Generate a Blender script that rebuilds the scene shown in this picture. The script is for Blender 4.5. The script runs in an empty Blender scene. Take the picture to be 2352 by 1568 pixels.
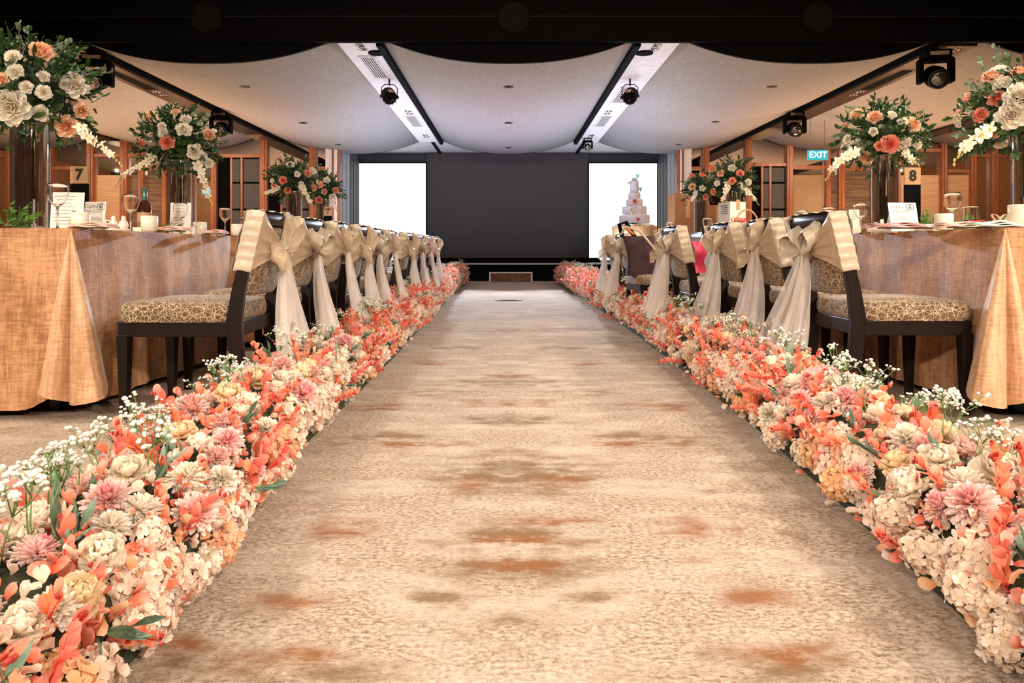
import bpy, math, random
import numpy as np
from mathutils import Vector, Matrix, Euler
R = random.Random(7)
C = bpy.context.scene.collection
pi = math.pi
# ---------------------------------------------------------------- camera
FPX, VX, VY, EYE = 1600.0, 1168.0, 574.0, 0.69
cd = bpy.data.cameras.new('camera'); cam = bpy.data.objects.new('camera', cd); C.objects.link(cam)
cam.location = (0, 0, EYE); cam.rotation_euler = (pi/2, 0, 0)
cd.sensor_width = 36; cd.lens = 36*FPX/2352
cd.shift_x = (1176-VX)/2352; cd.shift_y = -(784-VY)/2352
cd.clip_start = .05; cd.clip_end = 100
S = bpy.context.scene; S.camera = cam
def P(px, py, d): return Vector(((px-VX)*d/FPX, d, EYE-(py-VY)*d/FPX))
# ---------------------------------------------------------------- world, exposure, lamps
w = bpy.data.worlds.new('world'); S.world = w; w.use_nodes = True
w.node_tree.nodes['Background'].inputs[0].default_value = (1, .85, .7, 1)
w.node_tree.nodes['Background'].inputs[1].default_value = .05
S.view_settings.view_transform = 'Standard'; S.view_settings.look = 'None'
S.view_settings.exposure = 0.22; S.view_settings.gamma = 1; S.view_settings.use_curve_mapping = False
S.cycles.max_bounces = 8; S.cycles.diffuse_bounces = 3; S.cycles.glossy_bounces = 4
S.cycles.transmission_bounces = 8; S.cycles.transparent_max_bounces = 10
S.cycles.caustics_reflective = False; S.cycles.caustics_refractive = False
WARM = (1, .80, .58); NEUT = (1, .87, .71); COOL = (.80, .88, 1)
def lamp(kind, loc, power, col, size=.2, aim=None, angle=None, blend=.6):
    l = bpy.data.lights.new('lamp', kind); l.energy = power; l.color = col
    o = bpy.data.objects.new('lamp', l); C.objects.link(o); o.location = loc
    if kind == 'AREA': l.size = size
    else: l.shadow_soft_size = size
    if kind == 'SPOT': l.spot_size = math.radians(angle or 100); l.spot_blend = blend
    if aim is not None:
        o.rotation_euler = (Vector(aim)-Vector(loc)).to_track_quat('-Z', 'Y').to_euler()
    return o
# house downlights over the front half of the room (high ceiling, above the frame)
for x in (-4.3, -2.5, 2.5, 4.3):
    for y in (.6, 3.0, 5.6):
        lamp('SPOT', (x, y, 3.5), (150 if x > 0 else 80) if abs(x) < 3 else 360 if x > 0 else 190, NEUT, .06, (x*.8, y, 0), 115)
# front fill spots added behind the camera to brighten the flower rows
for x in (-2.9, -.9, .9, 2.9):
    lamp('SPOT', (x, -2.2, 2.5), 620 if abs(x) > 2 else 200, NEUT, .10, (x*.55, 3.2, .3), 75)
# downlights of the scalloped ceiling
for x in (-6.6, -3.3, 3.3, 6.6):
    for y in (8.7, 11.2, 13.2):
        lamp('SPOT', (x, y, 2.66), 55, WARM, .06, (x, y, 0), 125)
# warm area lamps added low in the room, lighting the outer bays from below
for x in (-4.9, 4.9, -7.4, 7.4):
    for y in (8.6, 10.8, 12.8):
        lamp('AREA', (x, y, .8), 31, (1, .56, .29), .8, (x*1.02, y, 3))
for x in (-9.4, -6.4, 6.4, 9.4):  # warm spots added to brighten the mirrored walls
    lamp('SPOT', (x, 11.9, 2.6), 90, WARM, .015, (x, 14.3, 1.2), 110)
lamp('SPOT', (-9.4, 9.2, 2.6), 60, WARM, .015, (-9.4, 6.9, 1.9), 80)  # spot added to brighten the partition that the mirror shows
# cool area lamps added low down to brighten middle bays; pink uplights between
for x in (-1.9, 0, 1.9):
    for y in (8.4, 10.2, 12.0, 13.8):
        lamp('AREA', (x, y, .55), 36 if x else 9, (.62, .78, 1) if x else (1, .55, .80), .7, (x, y, 3))
for x in (-1.7, 1.7):  # cool spots added at the stage end to brighten the far aisle
    lamp('SPOT', (x, 14.6, 2.6), 1700, (.72, .83, 1), .12, (x*.3, 9.0, 0), 46)

# ---------------------------------------------------------------- helpers
class MB:
    def __init__(s): s.v = []; s.f = []; s.m = []; s.t = []
    def add(s, V, F, mi=0, t=None):
        n = len(s.v); s.v.extend([tuple(map(float, p)) for p in V])
        s.f.extend([tuple(i+n for i in f) for f in F]); s.m.extend([mi]*len(F))
        s.t.extend(list(t) if t is not None else [.5]*len(V)); return s
    def box(s, x0, x1, y0, y1, z0, z1, mi=0, M=None):
        V = [Vector((x, y, z)) for x in (x0, x1) for y in (y0, y1) for z in (z0, z1)]
        if M is not None: V = [M @ p for p in V]
        return s.add(V, [(0,1,3,2),(4,6,7,5),(0,4,5,1),(2,3,7,6),(0,2,6,4),(1,5,7,3)], mi)
    def lathe(s, prof, n=16, M=None, mi=0, cap=False):
        V = []; F = []
        for r, z in prof:
            for k in range(n):
                a = 2*pi*k/n; V.append(Vector((r*math.cos(a), r*math.sin(a), z)))
        for i in range(len(prof)-1):
            for k in range(n):
                k2 = (k+1) % n; F.append((i*n+k, i*n+k2, (i+1)*n+k2, (i+1)*n+k))
        if cap:
            F.append(tuple(range(n))[::-1]); F.append(tuple((len(prof)-1)*n+k for k in range(n)))
        if M is not None: V = [M @ p for p in V]
        return s.add(V, F, mi)
    def tube(s, pts, rad, n=6, mi=0, t=None):
        pts = [Vector(p) for p in pts]; V = []; F = []
        if not hasattr(rad, '__len__'): rad = [rad]*len(pts)
        up = None
        for i, p in enumerate(pts):
            d = (pts[min(i+1, len(pts)-1)]-pts[max(i-1, 0)])
            if d.length < 1e-9: d = Vector((0, 0, 1))
            d.normalize()
            if up is None: up = d.orthogonal().normalized()
            a = (up-d*up.dot(d)); a = a.normalized() if a.length > 1e-6 else d.orthogonal().normalized(); up = a
            b = d.cross(a)
            for k in range(n):
                q = 2*pi*k/n; V.append(p+(a*math.cos(q)+b*math.sin(q))*rad[i])
        for i in range(len(pts)-1):
            for k in range(n):
                k2 = (k+1) % n; F.append((i*n+k, i*n+k2, (i+1)*n+k2, (i+1)*n+k))
        F.append(tuple(range(n))[::-1]); F.append(tuple((len(pts)-1)*n+k for k in range(n)))
        return s.add(V, F, mi, [t]*len(V) if t is not None else None)
    def grid(s, fn, nu, nv, mi=0, tf=None):
        V = [fn(i/nu, j/nv) for i in range(nu+1) for j in range(nv+1)]
        F = [(i*(nv+1)+j, (i+1)*(nv+1)+j, (i+1)*(nv+1)+j+1, i*(nv+1)+j+1) for i in range(nu) for j in range(nv)]
        return s.add(V, F, mi, [tf(i/nu, j/nv) for i in range(nu+1) for j in range(nv+1)] if tf else None)
    def ball(s, c, r, n=8, m=5, mi=0, sz=1, t=None):
        c = Vector(c); V = [c+Vector((0, 0, -r*sz))]; F = []
        for i in range(1, m):
            a = pi*i/m-pi/2
            for k in range(n): V.append(c+Vector((r*math.cos(a)*math.cos(2*pi*k/n), r*math.cos(a)*math.sin(2*pi*k/n), r*sz*math.sin(a))))
        V.append(c+Vector((0, 0, r*sz)))
        for k in range(n):
            F.append((0, 1+(k+1) % n, 1+k)); e = len(V)-1; F.append((e, e-n+k, e-n+(k+1) % n))
            for i in range(m-2): F.append((1+i*n+k, 1+i*n+(k+1) % n, 1+(i+1)*n+(k+1) % n, 1+(i+1)*n+k))
        return s.add(V, F, mi, [t]*len(V) if t is not None else None)
    def mesh(s, name, mats, smooth=True):
        me = bpy.data.meshes.new(name); me.from_pydata(s.v, [], s.f)
        for m in (mats if isinstance(mats, (list, tuple)) else [mats]): me.materials.append(m)
        me.polygons.foreach_set('material_index', s.m)
        me.polygons.foreach_set('use_smooth', [smooth]*len(s.f))
        at = me.attributes.new('t', 'FLOAT', 'POINT'); at.data.foreach_set('value', s.t)
        me.update(); return me
    def build(s, name, mats, parent=None, smooth=False, bevel=0, M=None, seg=2):
        return put(name, s.mesh(name, mats, smooth), parent, M, bevel, seg)
def put(name, me, parent=None, M=None, bevel=0, seg=2):
    o = bpy.data.objects.new(name, me); C.objects.link(o)
    if parent is not None: o.parent = parent
    if M is not None: o.matrix_basis = M
    if bevel:
        b = o.modifiers.new('bevel', 'BEVEL'); b.width = bevel; b.segments = seg; b.limit_method = 'ANGLE'; b.angle_limit = .7
    return o
def tag(o, label=None, cat=None, group=None, kind=None):
    for k, v in (('label', label), ('category', cat), ('group', group), ('kind', kind)):
        if v: o[k] = v
    return o
def thing(name, label, cat, loc=(0, 0, 0), rz=0, group=None):
    o = bpy.data.objects.new(name, None); C.objects.link(o); o.location = loc; o.rotation_euler = (0, 0, rz)
    o.empty_display_size = .1
    return tag(o, label, cat, group)
def struct(name, mb, mats, parent=None, smooth=False, bevel=0):
    o = mb.build(name, mats, parent, smooth, bevel)
    if parent is None: o['kind'] = 'structure'
    return o
KIDS = {}
def copy_tree(o, loc, rz, label, parent=None):
    c = o.copy(); C.objects.link(c)
    if parent is None: c.location = loc; c.rotation_euler = (0, 0, rz); c['label'] = label
    else: c.parent = parent
    for ch in list(o.children): copy_tree(ch, None, None, None, c)
    return c
def T(x, y, z): return Matrix.Translation((x, y, z))
def RX(a): return Matrix.Rotation(a, 4, 'X')
def RY(a): return Matrix.Rotation(a, 4, 'Y')
def RZ(a): return Matrix.Rotation(a, 4, 'Z')
def SC(k): return Matrix.Scale(k, 4)
def text(name, body, size, parent, M, mat, shear=0, off=0, ext=.0006):
    cu = bpy.data.curves.new(name, 'FONT'); cu.body = body; cu.size = size; cu.align_x = 'CENTER'; cu.align_y = 'CENTER'
    cu.extrude = ext; cu.shear = shear; cu.offset = off; cu.materials.append(mat); cu.resolution_u = 3
    return put(name, cu, parent, M)
FACE = RX(pi/2)          # text facing the camera (-Y)

# ---------------------------------------------------------------- materials
def nt(m): m.use_nodes = True; n = m.node_tree; return n, n.nodes, n.links
def mat(name, col, rough=.6, metal=0, col2=None, scale=8, stretch=(1, 1, 1), bump=0, detail=4, emit=0, spec=.5, sheen=0, lo=.35, hi=.65, bscale=None, coat=0):
    m = bpy.data.materials.new(name); n, N, L = nt(m); b = N['Principled BSDF']
    b.inputs['Roughness'].default_value = rough; b.inputs['Metallic'].default_value = metal
    b.inputs['Specular IOR Level'].default_value = spec
    if sheen: b.inputs['Sheen Weight'].default_value = sheen
    if coat: b.inputs['Coat Weight'].default_value = coat
    c2 = col2 or tuple(c*.88 for c in col)
    tc = N.new('ShaderNodeTexCoord'); mp = N.new('ShaderNodeMapping'); mp.inputs['Scale'].default_value = stretch
    no = N.new('ShaderNodeTexNoise'); no.inputs['Scale'].default_value = scale; no.inputs['Detail'].default_value = detail
    r = N.new('ShaderNodeValToRGB'); r.color_ramp.elements[0].position = lo; r.color_ramp.elements[1].position = hi
    r.color_ramp.elements[0].color = (*c2, 1); r.color_ramp.elements[1].color = (*col, 1)
    L.new(tc.outputs['Object'], mp.inputs[0]); L.new(mp.outputs[0], no.inputs[0]); L.new(no.outputs['Fac'], r.inputs[0])
    L.new(r.outputs[0], b.inputs['Base Color'])
    if bump:
        bp = N.new('ShaderNodeBump'); bp.inputs['Strength'].default_value = bump; bp.inputs['Distance'].default_value = .01
        if bscale:
            n2 = N.new('ShaderNodeTexNoise'); n2.inputs['Scale'].default_value = bscale; L.new(mp.outputs[0], n2.inputs[0]); L.new(n2.outputs['Fac'], bp.inputs['Height'])
        else: L.new(no.outputs['Fac'], bp.inputs['Height'])
        L.new(bp.outputs[0], b.inputs['Normal'])
    if emit:
        L.new(r.outputs[0], b.inputs['Emission Color']); b.inputs['Emission Strength'].default_value = emit
    return m
def petal_mat(name, stops, trans=.25, var=.06, rough=.6, hue=.012):
    m = bpy.data.materials.new(name); n, N, L = nt(m); b = N['Principled BSDF']; out = N['Material Output']
    at = N.new('ShaderNodeAttribute'); at.attribute_name = 't'
    r = N.new('ShaderNodeValToRGB'); e = r.color_ramp.elements
    while len(e) < len(stops): e.new(.5)
    for q, (p, c) in zip(e, stops): q.position = p; q.color = (*c, 1)
    oi = N.new('ShaderNodeObjectInfo'); hs = N.new('ShaderNodeHueSaturation')
    mr = N.new('ShaderNodeMapRange'); mr.inputs[3].default_value = .5-hue; mr.inputs[4].default_value = .5+hue
    mv = N.new('ShaderNodeMapRange'); mv.inputs[3].default_value = 1-var; mv.inputs[4].default_value = 1+var
    mu = N.new('ShaderNodeMath'); mu.operation = 'MULTIPLY'; mu.inputs[1].default_value = 7.31
    fr = N.new('ShaderNodeMath'); fr.operation = 'FRACT'
    L.new(at.outputs['Fac'], r.inputs[0]); L.new(oi.outputs['Random'], mr.inputs[0]); L.new(oi.outputs['Random'], mu.inputs[0])
    L.new(mu.outputs[0], fr.inputs[0]); L.new(fr.outputs[0], mv.inputs[0])
    L.new(mr.outputs[0], hs.inputs['Hue']); L.new(mv.outputs[0], hs.inputs['Value']); L.new(r.outputs[0], hs.inputs['Color'])
    b.inputs['Roughness'].default_value = rough; b.inputs['Specular IOR Level'].default_value = .25
    L.new(hs.outputs[0], b.inputs['Base Color'])
    tr = N.new('ShaderNodeBsdfTranslucent'); L.new(hs.outputs[0], tr.inputs[0])
    mx = N.new('ShaderNodeMixShader'); mx.inputs[0].default_value = trans
    L.new(b.outputs[0], mx.inputs[1]); L.new(tr.outputs[0], mx.inputs[2]); L.new(mx.outputs[0], out.inputs[0])
    return m
def glass_mat(name, col=(1, 1, 1), rough=0, ior=1.45):
    m = bpy.data.materials.new(name); n, N, L = nt(m); b = N['Principled BSDF']
    b.inputs['Base Color'].default_value = (*col, 1); b.inputs['Roughness'].default_value = rough
    b.inputs['IOR'].default_value = ior; b.inputs['Transmission Weight'].default_value = 1
    return m
def emit_mat(name, col, k):
    m = bpy.data.materials.new(name); n, N, L = nt(m)
    e = N.new('ShaderNodeEmission'); e.inputs[0].default_value = (*col, 1); e.inputs[1].default_value = k
    L.new(e.outputs[0], N['Material Output'].inputs[0]); return m
def sheer_mat(name, col, alpha):
    m = bpy.data.materials.new(name); n, N, L = nt(m); b = N['Principled BSDF']; out = N['Material Output']
    tc = N.new('ShaderNodeTexCoord'); no = N.new('ShaderNodeTexNoise'); no.inputs['Scale'].default_value = 9
    mp = N.new('ShaderNodeMapping'); mp.inputs['Scale'].default_value = (4, 4, .8); L.new(tc.outputs['Object'], mp.inputs[0]); L.new(mp.outputs[0], no.inputs[0])
    r = N.new('ShaderNodeValToRGB'); r.color_ramp.elements[0].position = .35; r.color_ramp.elements[1].position = .65
    r.color_ramp.elements[0].color = (*[c*.86 for c in col], 1); r.color_ramp.elements[1].color = (*col, 1)
    L.new(no.outputs['Fac'], r.inputs[0]); L.new(r.outputs[0], b.inputs['Base Color'])
    b.inputs['Roughness'].default_value = .35; b.inputs['Sheen Weight'].default_value = .4
    tl = N.new('ShaderNodeBsdfTranslucent'); L.new(r.outputs[0], tl.inputs[0])
    m1 = N.new('ShaderNodeMixShader'); m1.inputs[0].default_value = .3; L.new(b.outputs[0], m1.inputs[1]); L.new(tl.outputs[0], m1.inputs[2])
    tp = N.new('ShaderNodeBsdfTransparent'); lw = N.new('ShaderNodeLayerWeight'); lw.inputs[0].default_value = .5
    mr = N.new('ShaderNodeMapRange'); mr.inputs[3].default_value = alpha; mr.inputs[4].default_value = min(1, alpha+.25)
    L.new(lw.outputs['Facing'], mr.inputs[0]); mx = N.new('ShaderNodeMixShader'); L.new(mr.outputs[0], mx.inputs[0])
    L.new(tp.outputs[0], mx.inputs[1]); L.new(m1.outputs[0], mx.inputs[2]); L.new(mx.outputs[0], out.inputs[0])
    return m
def twig_pattern(name):
    m = bpy.data.materials.new(name); n, N, L = nt(m); b = N['Principled BSDF']; b.inputs['Roughness'].default_value = .8
    b.inputs['Sheen Weight'].default_value = .15
    tc = N.new('ShaderNodeTexCoord'); prev = None
    for i, (sc, rot) in enumerate((((52, 22, 40), (.3, .5, .2)), ((24, 56, 30), (1.1, .4, .9)), ((30, 38, 58), (.2, 1.3, 2.0)))):
        mp = N.new('ShaderNodeMapping'); mp.inputs['Rotation'].default_value = rot; mp.inputs['Scale'].default_value = sc; mp.inputs['Location'].default_value = (i*3.1, i*1.7, i)
        v = N.new('ShaderNodeTexVoronoi'); v.feature = 'DISTANCE_TO_EDGE'; v.inputs['Scale'].default_value = 1
        L.new(tc.outputs['Object'], mp.inputs[0]); L.new(mp.outputs[0], v.inputs[0])
        lt = N.new('ShaderNodeMapRange'); lt.inputs[1].default_value = .008; lt.inputs[2].default_value = .032; lt.inputs[3].default_value = 1; lt.inputs[4].default_value = 0
        L.new(v.outputs['Distance'], lt.inputs[0])
        if prev is None: prev = lt.outputs[0]
        else:
            mx = N.new('ShaderNodeMath'); mx.operation = 'MAXIMUM'; L.new(prev, mx.inputs[0]); L.new(lt.outputs[0], mx.inputs[1]); prev = mx.outputs[0]
    r = N.new('ShaderNodeMixRGB'); r.inputs[1].default_value = (.105, .052, .022, 1); r.inputs[2].default_value = (.62, .47, .30, 1)
    L.new(prev, r.inputs[0]); L.new(r.outputs[0], b.inputs['Base Color']); return m
def velvet(name, c1, c2):
    m = bpy.data.materials.new(name); n, N, L = nt(m); b = N['Principled BSDF']; b.inputs['Roughness'].default_value = .55
    b.inputs['Sheen Weight'].default_value = .5; b.inputs['Sheen Tint'].default_value = (1, .8, .62, 1)
    tc = N.new('ShaderNodeTexCoord'); outs = []
    for sc, st in ((22, (4, 4, .45)), (30, (.5, .5, 4)), (5, (1, 1, .4))):
        mp = N.new('ShaderNodeMapping'); mp.inputs['Scale'].default_value = st; no = N.new('ShaderNodeTexNoise')
        no.inputs['Scale'].default_value = sc; no.inputs['Detail'].default_value = 5; no.inputs['Roughness'].default_value = .65
        L.new(tc.outputs['Object'], mp.inputs[0]); L.new(mp.outputs[0], no.inputs[0]); outs.append(no.outputs['Fac'])
    a = N.new('ShaderNodeMath'); L.new(outs[0], a.inputs[0]); L.new(outs[1], a.inputs[1])
    a2 = N.new('ShaderNodeMath'); sc_ = N.new('ShaderNodeMath'); sc_.operation = 'MULTIPLY_ADD'; sc_.inputs[1].default_value = 1.8; sc_.inputs[2].default_value = -.4; L.new(outs[2], sc_.inputs[0]); L.new(a.outputs[0], a2.inputs[0]); L.new(sc_.outputs[0], a2.inputs[1])
    r = N.new('ShaderNodeValToRGB'); r.color_ramp.elements[0].position = .43; r.color_ramp.elements[1].position = .57
    r.color_ramp.elements[0].color = (*c2, 1); r.color_ramp.elements[1].color = (*c1, 1)
    dv = N.new('ShaderNodeMath'); dv.operation = 'DIVIDE'; dv.inputs[1].default_value = 3; L.new(a2.outputs[0], dv.inputs[0])
    L.new(dv.outputs[0], r.inputs[0]); L.new(r.outputs[0], b.inputs['Base Color'])
    bp = N.new('ShaderNodeBump'); bp.inputs['Strength'].default_value = .35; bp.inputs['Distance'].default_value = .008
    L.new(dv.outputs[0], bp.inputs['Height']); L.new(bp.outputs[0], b.inputs['Normal']); return m

BLACK = mat('black_paint', (.0016, .0016, .002), .8, spec=.08); DARK = mat('dark_metal', (.012, .012, .014), .35, .3)
BRONZE = mat('dark_bronze', (.045, .038, .034), .28, .4); GREYF = mat('grey_fabric', (.055, .055, .06), .9, bump=.1, scale=60)
CEIL = mat('woven_ceiling', (.37, .352, .345), .75, col2=(.30, .285, .28), scale=14, stretch=(6, .6, 1), bump=.06)
WHITE = mat('white_paint', (.78, .77, .79), .55); MAHOG = mat('red_brown_wood', (.37, .135, .06), .38, col2=(.26, .085, .036), scale=6, stretch=(6, 6, .6), spec=.5)
WOODL = mat('pale_veneer', (.62, .37, .20), .45, col2=(.50, .28, .145), scale=5, stretch=(.5, 1, 9))
WOODD = mat('dark_veneer', (.20, .115, .062), .45, col2=(.085, .045, .025), scale=4.5, stretch=(.55, 1, 11), lo=.4, hi=.6)
TANP = mat('reflected_tan_panel', (.36, .22, .12), .6); SLATE = mat('slate_panel', (.06, .058, .062), .6)
MIRROR = mat('bronze_mirror', (.80, .72, .64), .015, 1, col2=(.79, .71, .63))
SCREEN = emit_mat('lit_projection_screen', (1, .985, .965), .96)
LEDW = mat('dark_video_wall', (.052, .048, .05), .65, col2=(.043, .041, .045), scale=90)
EBONY = mat('dark_brown_wood', (.013, .0065, .005), .38, col2=(.008, .004, .003), scale=5, stretch=(6, 6, .8), spec=.22)
TWIG = twig_pattern('twig_upholstery')
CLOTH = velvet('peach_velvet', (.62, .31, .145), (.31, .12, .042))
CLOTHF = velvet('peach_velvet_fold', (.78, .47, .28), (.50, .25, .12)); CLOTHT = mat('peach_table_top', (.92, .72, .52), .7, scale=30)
SATIN = mat('cream_satin', (.60, .49, .36), .38, col2=(.50, .40, .29), scale=6, sheen=.3)
SHEER = sheer_mat('cream_organza', (1, .90, .83), .47); SHEERW = sheer_mat('cream_organza_wrap', (.76, .56, .37), .84)
GLASS = glass_mat('clear_glass'); VGLASS = glass_mat('vase_glass', (.97, .985, .99))
def silvered(m, k):      # half silvered cylinder glass: glass mixed with a clean reflection
    n, N, L = m.node_tree, m.node_tree.nodes, m.node_tree.links; g = N.new('ShaderNodeBsdfGlossy'); g.inputs['Roughness'].default_value = .02; g.inputs['Color'].default_value = (.9, .93, .96, 1)
    mx = N.new('ShaderNodeMixShader'); mx.inputs[0].default_value = k; L.new(N['Principled BSDF'].outputs[0], mx.inputs[1]); L.new(g.outputs[0], mx.inputs[2]); L.new(mx.outputs[0], N['Material Output'].inputs[0])
silvered(VGLASS, .42)
PORC = mat('cream_porcelain', (.86, .76, .64), .3, col2=(.83, .73, .61)); PAPER = mat('white_paper', (.88, .82, .77), .8)
INK = mat('black_ink', (.01, .01, .01), .6); GREYINK = mat('grey_ink', (.25, .22, .21), .7)
KRAFT = mat('kraft_card', (.55, .33, .17), .8); PINKN = mat('pink_napkin', (.80, .50, .42), .75, bump=.05, scale=80); SAGEN = mat('pale_sage_napkin', (.78, .76, .62), .7)
STEEL = mat('polished_steel', (.6, .58, .56), .15, 1)
CARD = mat('brown_cardboard', (.36, .15, .05), .75, col2=(.30, .125, .042), scale=4); CARTON = mat('white_carton', (.85, .80, .74), .6)
REDP = mat('red_print', (.65, .02, .03), .5); TEAL = emit_mat('teal_sign_light', (.06, .52, .55), .9); SIGNW = emit_mat('white_sign_light', (.8, 1, 1), 1.3)
CHROME = mat('chrome', (.75, .75, .76), .08, 1)
LENS = mat('lamp_lens', (.22, .22, .20), .12, .9, spec=.6)
MAROON = mat('maroon_canvas', (.050, .016, .017), .7, bump=.15, scale=60); WICKER = mat('pale_wicker', (.72, .45, .2), .6, col2=(.42, .22, .08), scale=12, stretch=(6, 6, .7))
CAKE = mat('lilac_white_icing', (.62, .58, .60), .5); MAGENTA = mat('magenta_cloth', (.45, .02, .09), .7)

# ---------------------------------------------------------------- carpet floor
def floor_mat():
    m = bpy.data.materials.new('patterned_carpet'); n, N, L = nt(m); b = N['Principled BSDF']; b.inputs['Roughness'].default_value = .95
    b.inputs['Specular IOR Level'].default_value = .1
    tc = N.new('ShaderNodeTexCoord'); sep = N.new('ShaderNodeSeparateXYZ'); L.new(tc.outputs['Object'], sep.inputs[0])
    ab = N.new('ShaderNodeMath'); ab.operation = 'ABSOLUTE'; L.new(sep.outputs[0], ab.inputs[0])
    cb = N.new('ShaderNodeCombineXYZ'); L.new(ab.outputs[0], cb.inputs[0]); L.new(sep.outputs[1], cb.inputs[1])
    def noise(vec, sc, st, det=5, ro=.6):
        mp = N.new('ShaderNodeMapping'); mp.inputs['Scale'].default_value = st; no = N.new('ShaderNodeTexNoise')
        no.inputs['Scale'].default_value = sc; no.inputs['Detail'].default_value = det; no.inputs['Roughness'].default_value = ro
        L.new(vec, mp.inputs[0]); L.new(mp.outputs[0], no.inputs[0]); return no.outputs['Fac']
    def math2(op, a, c, clamp=False):
        q = N.new('ShaderNodeMath'); q.operation = op; q.use_clamp = clamp
        for i, v in enumerate((a, c)):
            if isinstance(v, (int, float)): q.inputs[i].default_value = v
            else: L.new(v, q.inputs[i])
        return q.outputs[0]
    def ramp(v, lo, hi):
        q = N.new('ShaderNodeMapRange'); q.inputs[1].default_value = lo; q.inputs[2].default_value = hi; L.new(v, q.inputs[0]); return q.outputs[0]
    def mix(f, a, c):
        q = N.new('ShaderNodeMixRGB'); L.new(f, q.inputs[0])
        for i, v in ((1, a), (2, c)):
            if isinstance(v, tuple): q.inputs[i].default_value = (*v, 1)
            else: L.new(v, q.inputs[i])
        return q.outputs[0]
    big = noise(cb.outputs[0], 2.6, (1, 2.2, 1)); mid = noise(cb.outputs[0], 6, (.85, 1.7, 1), 8, .75); fine = noise(tc.outputs['Object'], 75, (.9, 1.5, 1), 5, .8)
    at = N.new('ShaderNodeAttribute'); at.attribute_name = 'rust'; rust = at.outputs['Fac']
    at2 = N.new('ShaderNodeAttribute'); at2.attribute_name = 'olive'; olive = at2.outputs['Fac']
    base = mix(ramp(fine, .40, .58), (.20, .13, .085), (.54, .425, .335))
    pale = mix(math2('MULTIPLY', ramp(big, .47, .64), .6), base, (.54, .455, .375))
    grain = math2('MULTIPLY', math2('SUBTRACT', fine, .5), 1.6)
    mg = math2('ADD', math2('MULTIPLY', math2('SUBTRACT', mid, .5), 2.8), grain)
    brk = ramp(mid, .36, .60); f1 = math2('ADD', math2('MULTIPLY', math2('MULTIPLY', olive, 1.25), brk), grain); c1 = mix(math2('MULTIPLY', ramp(f1, .25, .75), .8), pale, (.15, .085, .028))
    f2 = math2('ADD', math2('MULTIPLY', math2('MULTIPLY', rust, 1.3), brk), grain); c2 = mix(math2('MULTIPLY', ramp(f2, .25, .85), .85), c1, (.25, .082, .018))
    f3 = math2('ADD', mid, math2('MULTIPLY', grain, .35)); c3 = mix(math2('MULTIPLY', ramp(f3, .55, .68), .6), c2, (.19, .105, .055))
    L.new(c3, b.inputs['Base Color'])
    bp = N.new('ShaderNodeBump'); bp.inputs['Strength'].default_value = .4; bp.inputs['Distance'].default_value = .006
    L.new(fine, bp.inputs['Height']); L.new(bp.outputs[0], b.inputs['Normal']); return m
CARPET = floor_mat()
mb = MB(); ys = np.concatenate([np.linspace(-4, .9, 6), np.arange(1.0, 4, .025), np.arange(4, 15.7, .08), [17.6]])
xs = np.concatenate([[-12], np.arange(-4, -1.3, .3), np.arange(-1.3, 1.31, .03), np.arange(1.6, 4.1, .3), [12]])
V = [(x, y, 0) for y in ys for x in xs]; nx = len(xs)
mb.add(V, [(j*nx+i, j*nx+i+1, (j+1)*nx+i+1, (j+1)*nx+i) for j in range(len(ys)-1) for i in range(nx-1)])
fl = struct('floor', mb, CARPET)
VA = np.array(V)
def blob(lst):
    a = np.zeros(len(VA))
    for px, py, wx, wy in lst:
        d = EYE*FPX/(py-VY); cx = (px-VX)*d/FPX; rx = wx*d/FPX/2; ry = wy*d/(py-VY)/2
        q = ((VA[:, 0]-cx)/rx)**2+((VA[:, 1]-d)/ry)**2
        a = np.maximum(a, np.exp(-q*.9)*.8)
    return a
RUST = [(1080,1112,150,36),(1290,1105,150,36),(790,1215,240,60),(1610,1210,240,60),(1260,1196,330,30),(690,1382,260,50),(1750,1372,240,55),
        (660,1510,340,70),(1790,1500,340,70),(950,1025,280,36),(1440,1020,280,36),(820,1297,90,24),(1600,1290,90,24),(1200,1240,300,36),(860,935,170,20),(1520,930,170,20),(1170,925,260,22),
        (420,1480,180,50),(1200,1300,260,40),(1000,835,120,12),(1340,835,120,12),(1180,862,200,14),(1560,940,100,16)]
OLIVE = [(1200,1085,480,110),(1190,1230,420,90),(1200,1310,460,90),(1180,1420,240,50),(700,1540,420,100),(1800,1530,420,100),(400,1530,250,90),(1000,1370,240,40),(1400,1370,240,40),
         (1175,880,380,26),(1000,900,200,18),(1340,900,200,18),(900,1010,300,50),(1480,1010,300,50),(1180,965,340,30),(1180,760,260,8),(1060,800,200,10),(1300,800,200,10),(560,1400,120,40)]
for nm, ls in (('rust', RUST), ('olive', OLIVE)):
    a = fl.data.attributes.new(nm, 'FLOAT', 'POINT'); a.data.foreach_set('value', blob(ls).astype(np.float32))

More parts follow.
